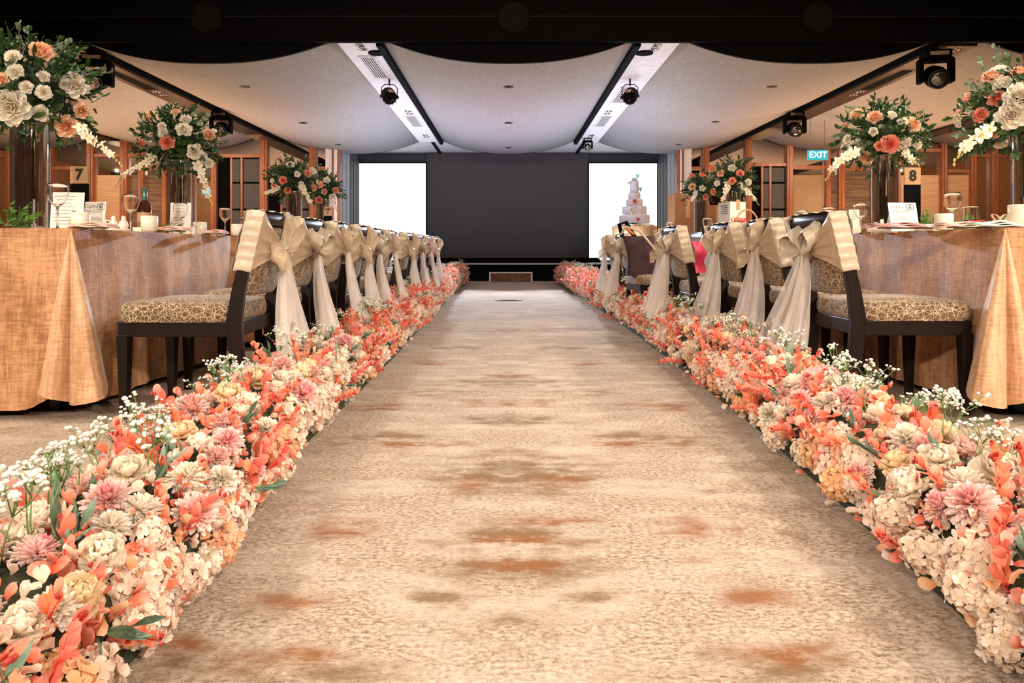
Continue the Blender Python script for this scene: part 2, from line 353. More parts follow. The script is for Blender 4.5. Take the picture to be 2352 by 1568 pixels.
# ---------------------------------------------------------------- room shell
Y0, YF, ZC = 7.67, 14.8, 2.985
def wave_z(u): return 2.735+.27*abs(u)**2.3
bays = [(-13.0, -11.5), (-11.5+.1, -8.45), (-8.05, -5.15), (-4.72, -1.88), (-1.40, 1.40), (1.88, 4.72), (5.15, 8.05), (8.45, 11.4)]
ce = bpy.data.objects.new('ceiling', None); C.objects.link(ce); ce['kind'] = 'structure'; ce.location = (0, 0, 0)
for i, (a, b) in enumerate(bays[1:]):
    ye = YF if abs(a+b)/2 < 4 else 14.28
    m = MB(); c = (a+b)/2; h = (b-a)/2; n = 28
    pr = [(c+h*(-1+2*k/n), wave_z(-1+2*k/n)) for k in range(n+1)]
    V = [(x, y, z+dz) for dz in (0, .03) for y in (Y0, ye) for x, z in pr]; q = n+1
    F = [(k, k+1, q+k+1, q+k) for k in range(n)]+[(2*q+k, 3*q+k, 3*q+k+1, 2*q+k+1) for k in range(n)]
    F += [(k, 2*q+k, 2*q+k+1, k+1) for k in range(n)]+[(q+k, q+k+1, 3*q+k+1, 3*q+k) for k in range(n)]
    m.add(V, F); m.build('scalloped_bay', CEIL, ce, True)
    for yy in (Y0-.05, ye+.002):                 # black end cap following the scallop
        if yy > Y0 and abs(c) < 4: yy = ye+.01
        m = MB(); V = [(x, y, z) for y in (yy, yy+.03) for x, z in pr]+[(x, y, 3.45) for y in (yy, yy+.03) for x, z in pr]
        F = []
        for k in range(n):
            F += [(k, k+1, 2*q+k+1, 2*q+k), (q+k, 3*q+k, 3*q+k+1, q+k+1), (k, q+k, q+k+1, k+1)]
        m.add(V, F); m.build('end_cap', BLACK, ce)
for sx in (-1, 1):
    a, b = sorted((sx*1.46, sx*1.90))
    MB().box(a, b, Y0, YF, ZC, ZC+.05).build('service_strip', WHITE, ce)
    a, b = sorted((sx*1.39, sx*1.46))
    MB().box(a, b, Y0, YF+.05, ZC-.05, ZC+.1).build('black_groove', BLACK, ce)
    a, b = sorted((sx*4.72, sx*5.15))
    MB().box(a, b, Y0-.02, 14.28, 2.93, 3.05).build('dark_beam', BRONZE, ce)
    a, b = sorted((sx*4.66, sx*4.72))
    MB().box(a, b, Y0-.02, 14.28, 2.90, 3.05).build('beam_edge', BLACK, ce)
    a, b = sorted((sx*8.05, sx*8.45))
    MB().box(a, b, Y0-.02, 14.28, 2.93, 3.05).build('dark_beam', BRONZE, ce)
MB().box(-4.6, 4.6, YF, 17.4, 3.06, 3.12).build('stage_ceiling', WHITE, ce)
for sx in (-1, 1): MB().box(sx*1.66-.03, sx*1.66+.03, YF+.05, 17.2, 3.03, 3.06).build('black_groove', BLACK, ce)
MB().box(-12, 12, -4, Y0-.08, 3.6, 3.66).build('front_ceiling', mat('front_ceiling_paint', (.42, .34, .27), .9), ce)
MB().box(-12, 12, Y0-.02, 17.6, 3.45, 3.5).build('ceiling_void', BLACK, ce)
fa = MB().box(-12, 12, Y0-.13, Y0-.07, 2.945, 3.66).build('trim_1', BLACK); fa['kind'] = 'structure'
MB().box(-12, 12, Y0-.136, Y0-.129, 3.215, 3.222).build('panel_joint', DARK, fa)
for i, (px, py) in enumerate(((475, 40), (1180, 40), (1878, 40))):
    p = P(px, py, Y0-.13); t = thing('ceiling_speaker', 'large round dark speaker grille on the black fascia, %s of three' % ('first from the left', 'middle one', 'last to the right')[i], 'speaker', p, group='round speakers on the black fascia')
    MB().lathe([(0, 0), (.165, 0), (.165, .012), (.0, .012)], 32, RX(pi/2)).build('grille', mat('purple_black_grille', (.0065, .0045, .0055), .9, spec=.15, scale=200), t)
    MB().lathe([(.165, 0), (.185, 0), (.185, .016), (.165, .016)], 32, RX(pi/2)).build('rim', BLACK, t)
# walls behind and beside
wl = MB().box(-12.1, -12, -4, 17.6, 0, 3.6).build('wall_left', WOODL); wr = MB().box(12, 12.1, -4, 17.6, 0, 3.6).build('wall_right', WOODL)
wb = MB().box(-12, 12, -4.1, -4, 0, 3.6).build('wall_back', WOODD)
for o in (wl, wr, wb): o['kind'] = 'structure'
pt = MB().box(-10.6, -8.5, 6.8, 6.88, 0, 2.94).build('wall_partition', WOODL); pt['kind'] = 'structure'
# stage end
sw = MB().box(-4.3, 4.3, 17.0, 17.1, 0, 3.3).build('wall_far', GREYF); sw['kind'] = 'structure'
lw = MB().box(-2.0, 1.94, 16.93, 16.99, .43, 3.05).build('video_wall', LEDW)
tag(lw, 'huge dark grey video wall above the stage between the two lit white screens', 'screen')
sc = []
for i, (a, b) in enumerate(((817, 980), (1351, 1511))):
    pa, pb = P(a, 375, 16.9), P(b, 600, 16.9)
    t = thing('projection_screen', ('bright white projection screen at the stage end, no cake before it', 'bright white projection screen standing behind the tiered cake')[i], 'screen', ((pa.x+pb.x)/2, 16.9, .42), group='lit projection screens')
    hw = (pb.x-pa.x)/2-.02
    MB().box(-hw, hw, 0, .03, .02, pa.z-.42).build('screen_surface', SCREEN, t)
    for q in ((-hw-.03, -hw, 0), (hw, hw+.03, 0)): MB().box(q[0], q[1], -.01, .04, 0, pa.z-.40).build('frame_bar', BLACK, t)
    MB().box(-hw-.03, hw+.03, -.01, .04, pa.z-.42, pa.z-.39).build('frame_bar', BLACK, t)
st = thing('stage', 'low black stage with a pale edge strip below the video wall', 'stage', (0, 16.2, 0))
MB().box(-4.2, 4.2, -.70, .78, 0, .365).build('stage_body', BLACK, st); MB().box(-4.2, 4.2, -.73, .78, .365, .395).build('stage_deck', DARK, st)
MB().box(-4.2, 4.2, -.742, -.73, .372, .392).build('edge_strip', WHITE, st)
MB().box(-2.2, 2.2, .55, .72, .395, .5).build('riser', BLACK, st)
sp = thing('stage_step', 'small brown step box with white metal rim at the stage foot', 'step', (.05, 15.3, 0))
MB().box(-.44, .44, -.14, .14, .0, .185).build('step_body', mat('brown_carpet_face', (.22, .09, .045), .8, col2=(.10, .04, .02), scale=9), sp)
MB().box(-.47, .47, -.15, .15, .185, .205).build('step_top', WHITE, sp)
for s in (-1, 1): MB().box(s*.455-.015, s*.455+.015, -.15, .15, 0, .185).build('side_rim', WHITE, sp)
fb = thing('floor_box', 'flat steel floor socket plate with brown ends in the aisle carpet', 'floor plate', (.0, 9.5, 0))
MB().box(-.11, .11, -.06, .06, .0, .006).build('plate', STEEL, fb)
for s in (-1, 1): MB().box(s*.145-.035, s*.145+.035, -.07, .07, 0, .008).build('socket_lid', MAHOG, fb)
MB().box(-.18, .18, -.085, -.06, .0, .007).build('front_edge', DARK, fb)
for s in (-1, 1):
    cl = MB().box(min(s*3.5, s*3.74), max(s*3.5, s*3.74), 14.22, 14.46, 0, 3.0).build('trim_column', WHITE, None, bevel=.01); cl['kind'] = 'structure'
    cl.name = 'trim_%d' % (2 if s < 0 else 3)
    MB().box(min(s*3.44, s*3.49), max(s*3.44, s*3.49), 14.23, 14.4, 0, 3.0).build('edge_strip', MAHOG, cl)
    m = MB()
    for k in range(7):
        y = 14.5+k*.36; m = MB().box(min(s*(3.62), s*3.74), max(s*3.62, s*3.74), y, y+.3, .0, 3.05); m.build('return_panel', mat('lilac_grey_panel', (.40, .39, .43), .6) if k == 0 else SLATE if k > 3 else bpy.data.materials['lilac_grey_panel'], cl)

# mirrored end walls: posts, rails and panes; lower wood and doors imitate reflections
YM = 14.28
def pxx(px): return (px-VX)*YM/FPX
def pz(py): return EYE-(py-VY)*YM/FPX
def mirror_wall(name, xs_, lows, rails):
    root = bpy.data.objects.new(name, None); C.objects.link(root); root['kind'] = 'structure'
    bx = MB().box(pxx(xs_[0][0])-.0, pxx(xs_[-1][0]), YM+.06, YM+.12, 0, 3.3).build('backing', BLACK, root)
    for x, wpx in xs_:
        c = pxx(x); h = wpx*YM/FPX/2
        MB().box(c-h, c+h, YM-.07, YM+.05, 0, 3.02).build('mullion', MAHOG, root, bevel=.008)
        MB().box(c-h*.35, c+h*.35, YM-.09, YM-.07, 0, 3.02).build('mullion_bead', MAHOG, root)
    for i in range(len(xs_)-1):
        a = pxx(xs_[i][0])+xs_[i][1]*YM/FPX/2; b = pxx(xs_[i+1][0])-xs_[i+1][1]*YM/FPX/2
        zr = pz(rails[i]); zb = .95
        MB().box(a, b, YM+.03, YM+.05, zr, 3.0).build('pane', MIRROR, root)
        for z in ((zr, zb) if b-a > .25 else (zr,)):
            MB().box(a, b, YM-.04, YM+.05, z-.035, z+.035).build('rail', MAHOG, root, bevel=.006)
        k = lows[i]
        if k == 'reflected_door':  # solid door built in place of one reflected in the mirror
            MB().box(a, b, YM+.03, YM+.05, zb, zr).build('pane', BLACK, root)
            w_ = b-a
            for q0, q1 in ((.34, .52), (.60, .97)):
                for z0, z1 in ((.95, 1.5), (1.54, 2.05), (2.09, zr-.06)):
                    if z1 > z0: MB().box(a+q0*w_, a+q1*w_, YM+.01, YM+.04, z0, z1).build('reflected_door_panel', SLATE, root, bevel=.004)
            for q in (.32, .56): MB().box(a+q*w_-.02, a+q*w_+.02, YM, YM+.04, .95, zr).build('reflected_door_stile', MAHOG, root)
        else:
            zm = pz(402) if k in 'ldt' else zr
            if zm < zr: MB().box(a, b, YM+.03, YM+.05, zm, zr).build('pane', MIRROR, root)
            MB().box(a, b, YM+.03, YM+.05, zb, zm).build('pane', {'m': MIRROR, 'l': WOODL, 'd': WOODD, 't': TANP, 'b': BLACK}[k], root)  # wood and tan panes put reflected panels into their colour
        MB().box(a, b, YM+.03, YM+.05, 0, zb).build('pane', {'m': MIRROR, 'l': WOODL, 'd': WOODD, 't': TANP, 'b': BLACK, 'reflected_door': SLATE}[k], root)
    MB().box(pxx(xs_[0][0]), pxx(xs_[-1][0]), YM-.05, YM+.05, 0, .12).build('skirting', MAHOG, root)
mirror_wall('wall_end_left', [(-260, 12), (-150, 12), (-60, 12), (22, 10), (116, 12), (210, 15), (287, 15), (326, 12), (382, 13), (440, 12), (493, 12), (607, 17), (719, 15), (766, 5)],
            ['m', 'm', 'm', 'm', 'm', 'l', 'd', 'd', 'm', 'm', 'reflected_door', 'reflected_door', 'd'], [358, 358, 358, 358, 386, 357, 357, 388, 386, 360, 358, 384, 386])
mirror_wall('wall_end_right', [(1567, 5), (1620, 15), (1718, 14), (1812, 14), (1900, 10), (1931, 14), (2010, 10), (2060, 10), (2166, 12), (2233, 12), (2282, 14), (2352, 14), (2440, 14), (2530, 14), (2620, 14)],
            ['d', 'm', 'reflected_door', 't', 'd', 'd', 'm', 'l', 'l', 'm', 'm', 'm', 'm', 'm'], [386, 384, 378, 384, 384, 388, 390, 345, 393, 358, 358, 358, 358, 358])

# ---------------------------------------------------------------- ceiling fittings
def put_thing(name, label, cat, loc, group, parts, rz=0):
    t = thing(name, label, cat, loc, rz, group)
    for nm, m_, mt, sm in parts: m_.build(nm, mt, t, sm)
    return t
RING = [(.03, -.004), (.06, -.006), (.06, .0), (.03, .0)]
ORD = ('first', 'second', 'third', 'fourth', 'fifth', 'sixth', 'seventh', 'eighth', 'ninth', 'tenth', 'eleventh')
for bay, x, lst in (('bay left of the aisle', -3.3, (8.72, 11.2, 13.5)), ('middle bay above the aisle', 0, (8.72, 11.2, 13.9)), ('bay right of the aisle', 3.3, (8.72, 11.1, 13.5))):
    for k, y in enumerate(lst):
        put_thing('ceiling_downlight', 'small recessed downlight, %s from the black fascia in the ceiling %s' % (ORD[k], bay), 'downlight', (x, y, 2.735), 'downlights in the scalloped ceiling',
                  [('trim_ring', MB().lathe([(.035, -.002), (.065, -.006), (.065, .004), (.035, .004)], 20), DARK, True), ('lens', MB().lathe([(0, .0), (.035, 0)], 20), LENS, True)])
for sx, side in ((-1, 'left'), (1, 'right')):
    X = sx*1.68
    put_thing('round_speaker', 'flat round black speaker in the white ceiling strip %s of the aisle' % side, 'speaker', (sx*1.53 if sx < 0 else 1.58, 8.1, ZC), 'strip speakers',
              [('grille', MB().lathe([(0, -.02), (.085, -.02), (.1, -.015), (.1, 0)], 28), BLACK, True)])
    for k, (y, dx) in enumerate(((7.78, 0), (7.93, .0), (11.5, .05), (11.7, .05), (13.9, .05), (14.1, .05))):
        put_thing('ceiling_downlight', 'small white rimmed spot, %s from the fascia in the white strip %s of the aisle' % (ORD[k], side), 'downlight', (X-sx*.02, y, ZC), 'spots in the white strips',
                  [('trim_ring', MB().lathe([(.035, -.004), (.055, -.012), (.06, 0)], 18), STEEL, True), ('lens', MB().lathe([(0, -.002), (.036, -.002)], 18), BRONZE, True)])
    for k, (y, l) in enumerate(((8.75 if sx < 0 else 10.3, 1.0), (12.4, 1.0))):
        t = thing('air_vent', 'slotted air vent, %s from the fascia in the white strip %s of the aisle' % (ORD[k], side), 'vent', (X, y, ZC), 0, 'vents in the white strips')
        MB().box(-.085, .085, -l/2, l/2, -.006, -.002).build('backing', BLACK, t)
        for q in (-1, 1): MB().box(q*.095-.012, q*.095+.012, -l/2-.02, l/2+.02, -.014, 0).build('frame', WHITE, t); MB().box(-.1, .1, q*(l/2+.01)-.012, q*(l/2+.01)+.012, -.014, 0).build('frame', WHITE, t)
        for q in range(6): MB().box(-.0675+q*.027-.006, -.0675+q*.027+.006, -l/2, l/2, -.012, -.006).build('slat', WHITE, t)
    for k, y in enumerate((7.8, 7.98, 9.9, 10.1)):
        put_thing('beam_spot', 'small bright rimmed spot, %s from the fascia under the dark beam %s of the aisle' % (ORD[k], side), 'downlight', (sx*5.0, y, 2.93), 'spots under the dark beams',
                  [('trim_ring', MB().lathe([(.035, -.004), (.06, -.01), (.06, 0)], 18), CHROME, True), ('lens', MB().lathe([(0, -.003), (.036, -.003)], 18), LENS, True)])
    t = thing('air_vent', 'long black slot vent under the dark ceiling beam %s of the aisle' % side, 'vent', (sx*4.98, 9.2, 2.93), 0, 'beam vents')
    MB().box(-.06, .06, -.5, .5, -.012, 0).build('slot', BLACK, t); MB().box(-.075, .075, -.53, .53, -.006, 0).build('frame', DARK, t)

def moving_head(label, x, y, ztop, tilt, rz, k=1.0):
    t = thing('moving_head_light', label, 'stage light', (x, y, ztop), rz, 'moving head lights under the beams'); t.scale = (k, k, k)
    MB().box(-.13, .13, -.11, .11, -.10, -.02).build('base', BLACK, t, bevel=.02)
    MB().lathe([(.07, -.02), (.05, 0), (.0, 0)], 12).build('clamp', CHROME, t, True)
    MB().box(-.09, .09, -.112, -.108, -.085, -.045).build('display', STEEL, t)
    for s in (-1, 1):
        m = MB(); m.box(s*.15-.025, s*.15+.025, -.06, .06, -.36, -.10); m.build('yoke_arm', BLACK, t, bevel=.018)
    MB().box(-.16, .16, -.06, .06, -.14, -.09).build('yoke_bridge', BLACK, t, bevel=.015)
    hd = thing('x', None, None); hd.name = 'head'; hd.parent = t; hd.location = (0, 0, -.29); hd.rotation_euler = (tilt, 0, 0)
    M = RX(pi/2)
    MB().lathe([(0, -.14), (.07, -.14), (.10, -.10), (.115, .0), (.11, .09), (.09, .12)], 20, M).build('lamp_body', BLACK, hd, True)
    MB().lathe([(0, .125), (.06, .118), (.085, .105), (.09, .09)], 20, M).build('lens', LENS, hd, True)
    MB().lathe([(.088, .09), (.105, .09), (.105, .115), (.088, .115)], 20, M).build('lens_ring', DARK, hd, True)
moving_head('black moving head lamp under the left beam close behind the tallest flowers', -4.68, 7.9, 2.92, .5, .15, 1.05)
moving_head('black moving head lamp on the left beam farther toward the mirrors', -4.62, 11.2, 2.92, .4, .1, 1.0)
moving_head('black moving head lamp under the right beam beside the black fascia', 4.75, 7.75, 2.92, .45, -.2, 1.05)
moving_head('black moving head lamp on the right beam beside the green sign', 4.60, 11.2, 2.92, .4, -.1, 1.0)
moving_head('tiny moving head lamp at the stage end of the white strip', 1.62, 14.3, 2.985, .3, 0, .62)
def par_can(label, x, y, rz, yaw):
    t = thing('par_can_light', label, 'stage light', (x, y, ZC), rz, 'spot cans hung from the white strips')
    MB().tube([(0, 0, 0), (0, 0, -.09)], .012, 8).build('hanger', DARK, t)
    MB().tube([(-.105, 0, -.24), (-.105, 0, -.12), (-.06, 0, -.075), (.06, 0, -.075), (.105, 0, -.12), (.105, 0, -.24)], .007, 6).build('yoke', DARK, t)
    hd = thing('x', None, None); hd.name = 'can'; hd.parent = t; hd.location = (0, 0, -.24); hd.rotation_euler = (-1.0, 0, yaw)
    MB().lathe([(0, -.12), (.06, -.12), (.075, -.09), (.09, -.05), (.095, .11), (.085, .12), (.08, .10), (0, .09)], 22).build('can_body', BLACK, hd, True)
    for k in range(12): MB().box(.085, .10, -.004, .004, -.06, .04, M=RZ(2*pi*k/12)).build('cooling_fin', DARK, hd)
    for s in (-1, 1): MB().lathe([(0, 0), (.022, 0), (.022, .03), (0, .03)], 10, T(s*.11, 0, 0) @ RY(s*pi/2) @ T(0, 0, -.015)).build('knob', DARK, hd)
    MB().box(-.03, .03, -.105, -.095, -.08, .0).build('rating_plate', KRAFT, hd)
    MB().tube([(0, 0, -.14), (.03, -.03, -.17), (.02, .02, -.21), (-.02, .0, -.2)], .004, 5).build('cable', DARK, hd)
par_can('black spot can with wire yoke on the white strip left of the aisle', -1.60, 9.35, .15, .2)
par_can('black spot can with wire yoke on the white strip right of the aisle', 1.63, 9.35, -.15, -.2)
# exit signs
def exit_sign(label, x, y, z, rz):
    t = thing('exit_sign', label, 'sign', (x, y, z), rz, 'green exit signs')
    MB().box(-.175, .175, -.02, .02, -.085, .085).build('sign_box', TEAL, t, bevel=.006)
    text('lettering', 'EXIT', .15, t, T(0, -.0215, 0) @ FACE, SIGNW, off=.003)
    return t
ex = exit_sign('green EXIT sign hanging below the right ceiling bay before the mirrors', 5.28, 11.9, 2.31, 0)
for s in (-1, 1): MB().tube([(s*.12, 0, .085), (s*.12, 0, .64)], .005, 6).build('hanging_rod', STEEL, ex)
exit_sign('green EXIT sign seen reversed in the left mirror', -9.4, 6.902, 2.5, pi)

# ---------------------------------------------------------------- flower meshes
def petal(Lh, W, nl=4, nw=2, cup=.3, a0=0, curl=.6, ruf=0, p=1.0, rnd=R, tip=.35, sharp=False):
    V = []; t = []; x = z = 0; a = a0; u0 = 0
    for i in range(nl+1):
        u = math.sin(pi/2*i/nl)**.9 if i else 0
        if i: a += curl*(u-u0); x += Lh*(u-u0)*math.cos(a); z += Lh*(u-u0)*math.sin(a); u0 = u
        if sharp: wv = W*max(.04, math.sin(pi*min(1, u*.97+.02))**.85)
        else: wv = W*math.sqrt(max(.04, 1-((u-.58)/(.60 if u < .58 else .435))**2))
        for j in range(nw+1):
            q = (j/nw-.5)*2
            dz = cup*W*.5*q*q+(ruf*(rnd.random()-.5)*u)
            V.append(Vector((x-math.sin(a)*dz, q*wv/2, z+math.cos(a)*dz))); t.append(u)
    F = [(i*(nw+1)+j, (i+1)*(nw+1)+j, (i+1)*(nw+1)+j+1, i*(nw+1)+j+1) for i in range(nl) for j in range(nw)]
    return V, F, t
def put_petal(mb, pt, M, mi=0, tfn=None):
    V, F, t = pt; mb.add([M @ v for v in V], F, mi, [tfn(u) for u in t] if tfn else t)
def dahlia(seed, rr=.05):
    r = random.Random(seed); m = MB(); layers = 11
    for k in range(layers):
        q = k/(layers-1); el = -.45+q*1.9; n = int(22-15*q); Lp = rr*(.98-.40*q)
        for j in range(n):
            az = 2*pi*(j+.5*(k % 2))/n+r.uniform(-.12, .12)
            pt = petal(Lp*r.uniform(.88, 1.1), Lp*.27, 3, 2, .7, 0, .5*r.uniform(-.2, 1.3), .001, rnd=r)
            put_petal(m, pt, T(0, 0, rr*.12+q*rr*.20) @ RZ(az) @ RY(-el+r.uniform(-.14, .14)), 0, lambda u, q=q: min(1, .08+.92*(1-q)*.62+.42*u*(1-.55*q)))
    return m
def peony(seed, rr=.052):
    r = random.Random(seed); m = MB()
    for k, (n, el, Lq, W) in enumerate(((9, -.2, 1.0, .78), (9, .2, .98, .76), (8, .55, .92, .7), (7, .9, .82, .62), (6, 1.2, .7, .5), (4, 1.45, .55, .42))):
        for j in range(n):
            az = 2*pi*(j+.5*(k % 2))/n+r.uniform(-.2, .2)
            pt = petal(rr*Lq*r.uniform(.9, 1.1), rr*W*r.uniform(.9, 1.15), 4, 4, .5, -.1, .9*r.uniform(.4, 1.3), .008, rnd=r, tip=.42)
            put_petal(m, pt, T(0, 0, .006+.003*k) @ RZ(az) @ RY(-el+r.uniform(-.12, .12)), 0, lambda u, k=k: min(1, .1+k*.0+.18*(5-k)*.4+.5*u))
    return m
def rose(seed, rr=.04):
    r = random.Random(seed); m = MB()
    for k, (n, el, Lq, W, cu, ring) in enumerate(((5, .55, .95, 1.0, -.9, .30), (5, .85, .92, .95, -.9, .30), (5, 1.1, .88, .82, -.8, .27), (4, 1.25, .82, .72, -.55, .21), (4, 1.35, .80, .55, -.3, .14), (3, 1.45, .78, .40, -.1, .07), (2, 1.5, .72, .25, 0, .03))):
        for j in range(n):
            az = 2*pi*(j+.5*(k % 2))/n+r.uniform(-.2, .2)
            pt = petal(rr*Lq, rr*W, 4, 4, .75, 0, cu*r.uniform(.7, 1.2), .003, rnd=r)
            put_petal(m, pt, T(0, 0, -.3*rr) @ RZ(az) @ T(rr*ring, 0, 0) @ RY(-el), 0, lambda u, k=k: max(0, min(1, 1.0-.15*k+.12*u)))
    m.tube([(0, 0, -.06), (0, 0, -.01)], [.003, .009], 6, 1)
    return m
def hydrangea(seed, rr=.055, n=34):
    r = random.Random(seed); m = MB()
    for k in range(n):
        z = 1-1.25*(k+.5)/n; a = k*2.399963; s = math.sqrt(max(0, 1-z*z)); d = Vector((s*math.cos(a), s*math.sin(a), z))
        Q = T(*(d*rr*r.uniform(.82, 1.05))) @ d.to_track_quat('Z', 'Y').to_matrix().to_4x4() @ RZ(r.uniform(0, 6))
        for j in range(4):
            pt = petal(rr*.40*r.uniform(.85, 1.2), rr*.42, 2, 2, .2, .15, r.uniform(-.5, .6), .002, rnd=r, tip=.36)
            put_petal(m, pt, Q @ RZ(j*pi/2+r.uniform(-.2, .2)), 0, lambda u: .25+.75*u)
    return m
def leafy(seed, n, Ls, stem, W=.6, gap=.016, tilt=.7, curl=.5, mi=0, mstem=1, bend=.5, lay=2, taper=.45, tips=0):
    """sprig growing along +Z: stem plus leaves; returns MB and leaf matrices"""
    r = random.Random(seed); m = MB(); pts = []; ax = r.uniform(0, 6)
    for i in range(6):
        u = i/5; pts.append(Vector((math.cos(ax)*bend*stem*u*u, math.sin(ax)*bend*stem*u*u, stem*u)))
    m.tube(pts, [.0022-.0014*i/5 for i in range(6)], 5, mstem)
    for k in range(n):
        u = .18+.82*(k+.5)/n; i = min(4, int(u*5)); p = pts[i].lerp(pts[i+1], u*5-i)
        l = Ls*(1-taper*u)*r.uniform(.8, 1.15); az = k*2.4+r.uniform(-.4, .4)
        pt = petal(l, l*W, 4, lay, .25, 0, curl*r.uniform(-.8, 1.3), 0, rnd=r, sharp=W < .5)
        sh = r.uniform(.1, .9)
        put_petal(m, pt, T(*p) @ RZ(az) @ RY(-tilt*r.uniform(.4, 1.4)-.35*u), mi, lambda q, sh=sh: sh*.6+.4*q)
    for k in range(tips):
        p = pts[5]+Vector((r.uniform(-1, 1)*.008, r.uniform(-1, 1)*.008, r.uniform(0, 1)*.012)); m.ball(p, .0036, 5, 4, mstem, 1.5, .3)
    return m
def babys_breath(seed, h=.16):
    r = random.Random(seed); m = MB()
    for b in range(3):
        a = r.uniform(0, 6.28); top = Vector((math.cos(a)*.03, math.sin(a)*.03, h*r.uniform(.55, .75)))
        m.tube([(0, 0, 0), tuple(top*.55+Vector((0, 0, .01))), tuple(top)], [.0017, .0014, .001], 5, 1)
        for c in range(r.randint(3, 4)):
            e = top+Vector((r.uniform(-1, 1)*.032, r.uniform(-1, 1)*.032, r.uniform(.02, .055)))
            m.tube([tuple(top), tuple(top.lerp(e, .6)+Vector((0, 0, -.004))), tuple(e)], [.0011, .001, .0008], 4, 1)
            for q in range(r.randint(3, 5)):
                f = e+Vector((r.uniform(-1, 1)*.012, r.uniform(-1, 1)*.012, r.uniform(-.004, .010)))
                m.tube([tuple(e-Vector((0, 0, .008))), tuple(f)], .0006, 3, 1)
                m.ball(f, .0046*r.uniform(.8, 1.25), 6, 4, 0, .75, r.uniform(.5, 1))
    return m
def orchid_spray(seed, pts, n=9, size=.032):
    r = random.Random(seed); m = MB(); P3 = [Vector(p) for p in pts]; m.tube(P3, .002, 5, 1)
    for k in range(n):
        u = .08+.92*k/(n-1); i = min(len(P3)-2, int(u*(len(P3)-1))); p = P3[i].lerp(P3[i+1], u*(len(P3)-1)-i)
        sz = size*(1-.55*u)*r.uniform(.85, 1.15)
        d = Vector((r.uniform(-.7, .7), -1+r.uniform(-.3, .6), r.uniform(-.5, .7))).normalized(); p = p+d*sz*.35
        Q = T(*p) @ d.to_track_quat('Z', 'Y').to_matrix().to_4x4() @ RZ(r.uniform(0, 6))
        if u > .72:
            m.ball(p, sz*.35, 6, 5, 0, 1.5, .0)
            continue
        for j in range(5): put_petal(m, petal(sz*1.25, sz*.8, 3, 2, .2, .25, -.3, 0, rnd=r), Q @ RZ(j*2*pi/5), 0, lambda q: .25+.75*q)
        m.ball(Q @ Vector((0, 0, sz*.15)), sz*.2, 6, 4, 0, 1, .0)
    return m
G = lambda a, b: [(0, a), (1, b)]
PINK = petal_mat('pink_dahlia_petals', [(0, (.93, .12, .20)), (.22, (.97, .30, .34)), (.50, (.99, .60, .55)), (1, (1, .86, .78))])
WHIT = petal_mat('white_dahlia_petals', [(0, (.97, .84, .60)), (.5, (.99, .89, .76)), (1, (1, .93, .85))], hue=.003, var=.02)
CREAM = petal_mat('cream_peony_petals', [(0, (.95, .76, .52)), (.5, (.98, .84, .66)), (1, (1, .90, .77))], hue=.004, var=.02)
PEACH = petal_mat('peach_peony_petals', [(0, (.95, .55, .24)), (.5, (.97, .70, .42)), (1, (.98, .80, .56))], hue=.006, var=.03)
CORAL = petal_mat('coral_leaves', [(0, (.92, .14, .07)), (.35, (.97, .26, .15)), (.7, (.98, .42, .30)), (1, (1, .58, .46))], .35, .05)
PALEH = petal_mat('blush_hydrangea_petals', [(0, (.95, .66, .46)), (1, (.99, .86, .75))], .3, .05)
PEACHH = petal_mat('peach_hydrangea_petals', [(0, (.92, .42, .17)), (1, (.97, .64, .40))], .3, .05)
SAGE = petal_mat('sage_leaf', [(0, (.07, .13, .06)), (.5, (.18, .28, .18)), (1, (.32, .46, .37))], .15, .25, .5)
DGREEN = petal_mat('dark_ruscus_leaf', [(0, (.012, .035, .012)), (.6, (.035, .085, .025)), (1, (.075, .15, .045))], .12, .3, .35)
EUCA = petal_mat('eucalyptus_leaf', [(0, (.10, .15, .08)), (1, (.26, .33, .22))], .15, .2)
BABY = petal_mat('white_buds', [(0, (.85, .82, .70)), (1, (.95, .93, .86))], .2)
ORCH = petal_mat('cream_orchid_petals', [(0, (.78, .62, .22)), (.3, (.92, .82, .62)), (1, (.96, .90, .80))])
REDST = mat('red_stem', (.45, .035, .02), .5); GRST = mat('green_stem', (.16, .25, .07), .5); BRST = mat('brown_green_stem', (.09, .10, .03), .5)
RWHITE = petal_mat('white_rose_petals', [(0, (.93, .74, .50)), (.5, (.94, .85, .70)), (1, (.96, .91, .82))])
RPEACH = petal_mat('peach_rose_petals', [(0, (.88, .20, .08)), (.5, (.95, .46, .28)), (1, (.96, .68, .50))])
RCORAL = petal_mat('coral_rose_petals', [(0, (.80, .08, .04)), (.5, (.92, .24, .15)), (1, (.95, .48, .36))])
ME = {}
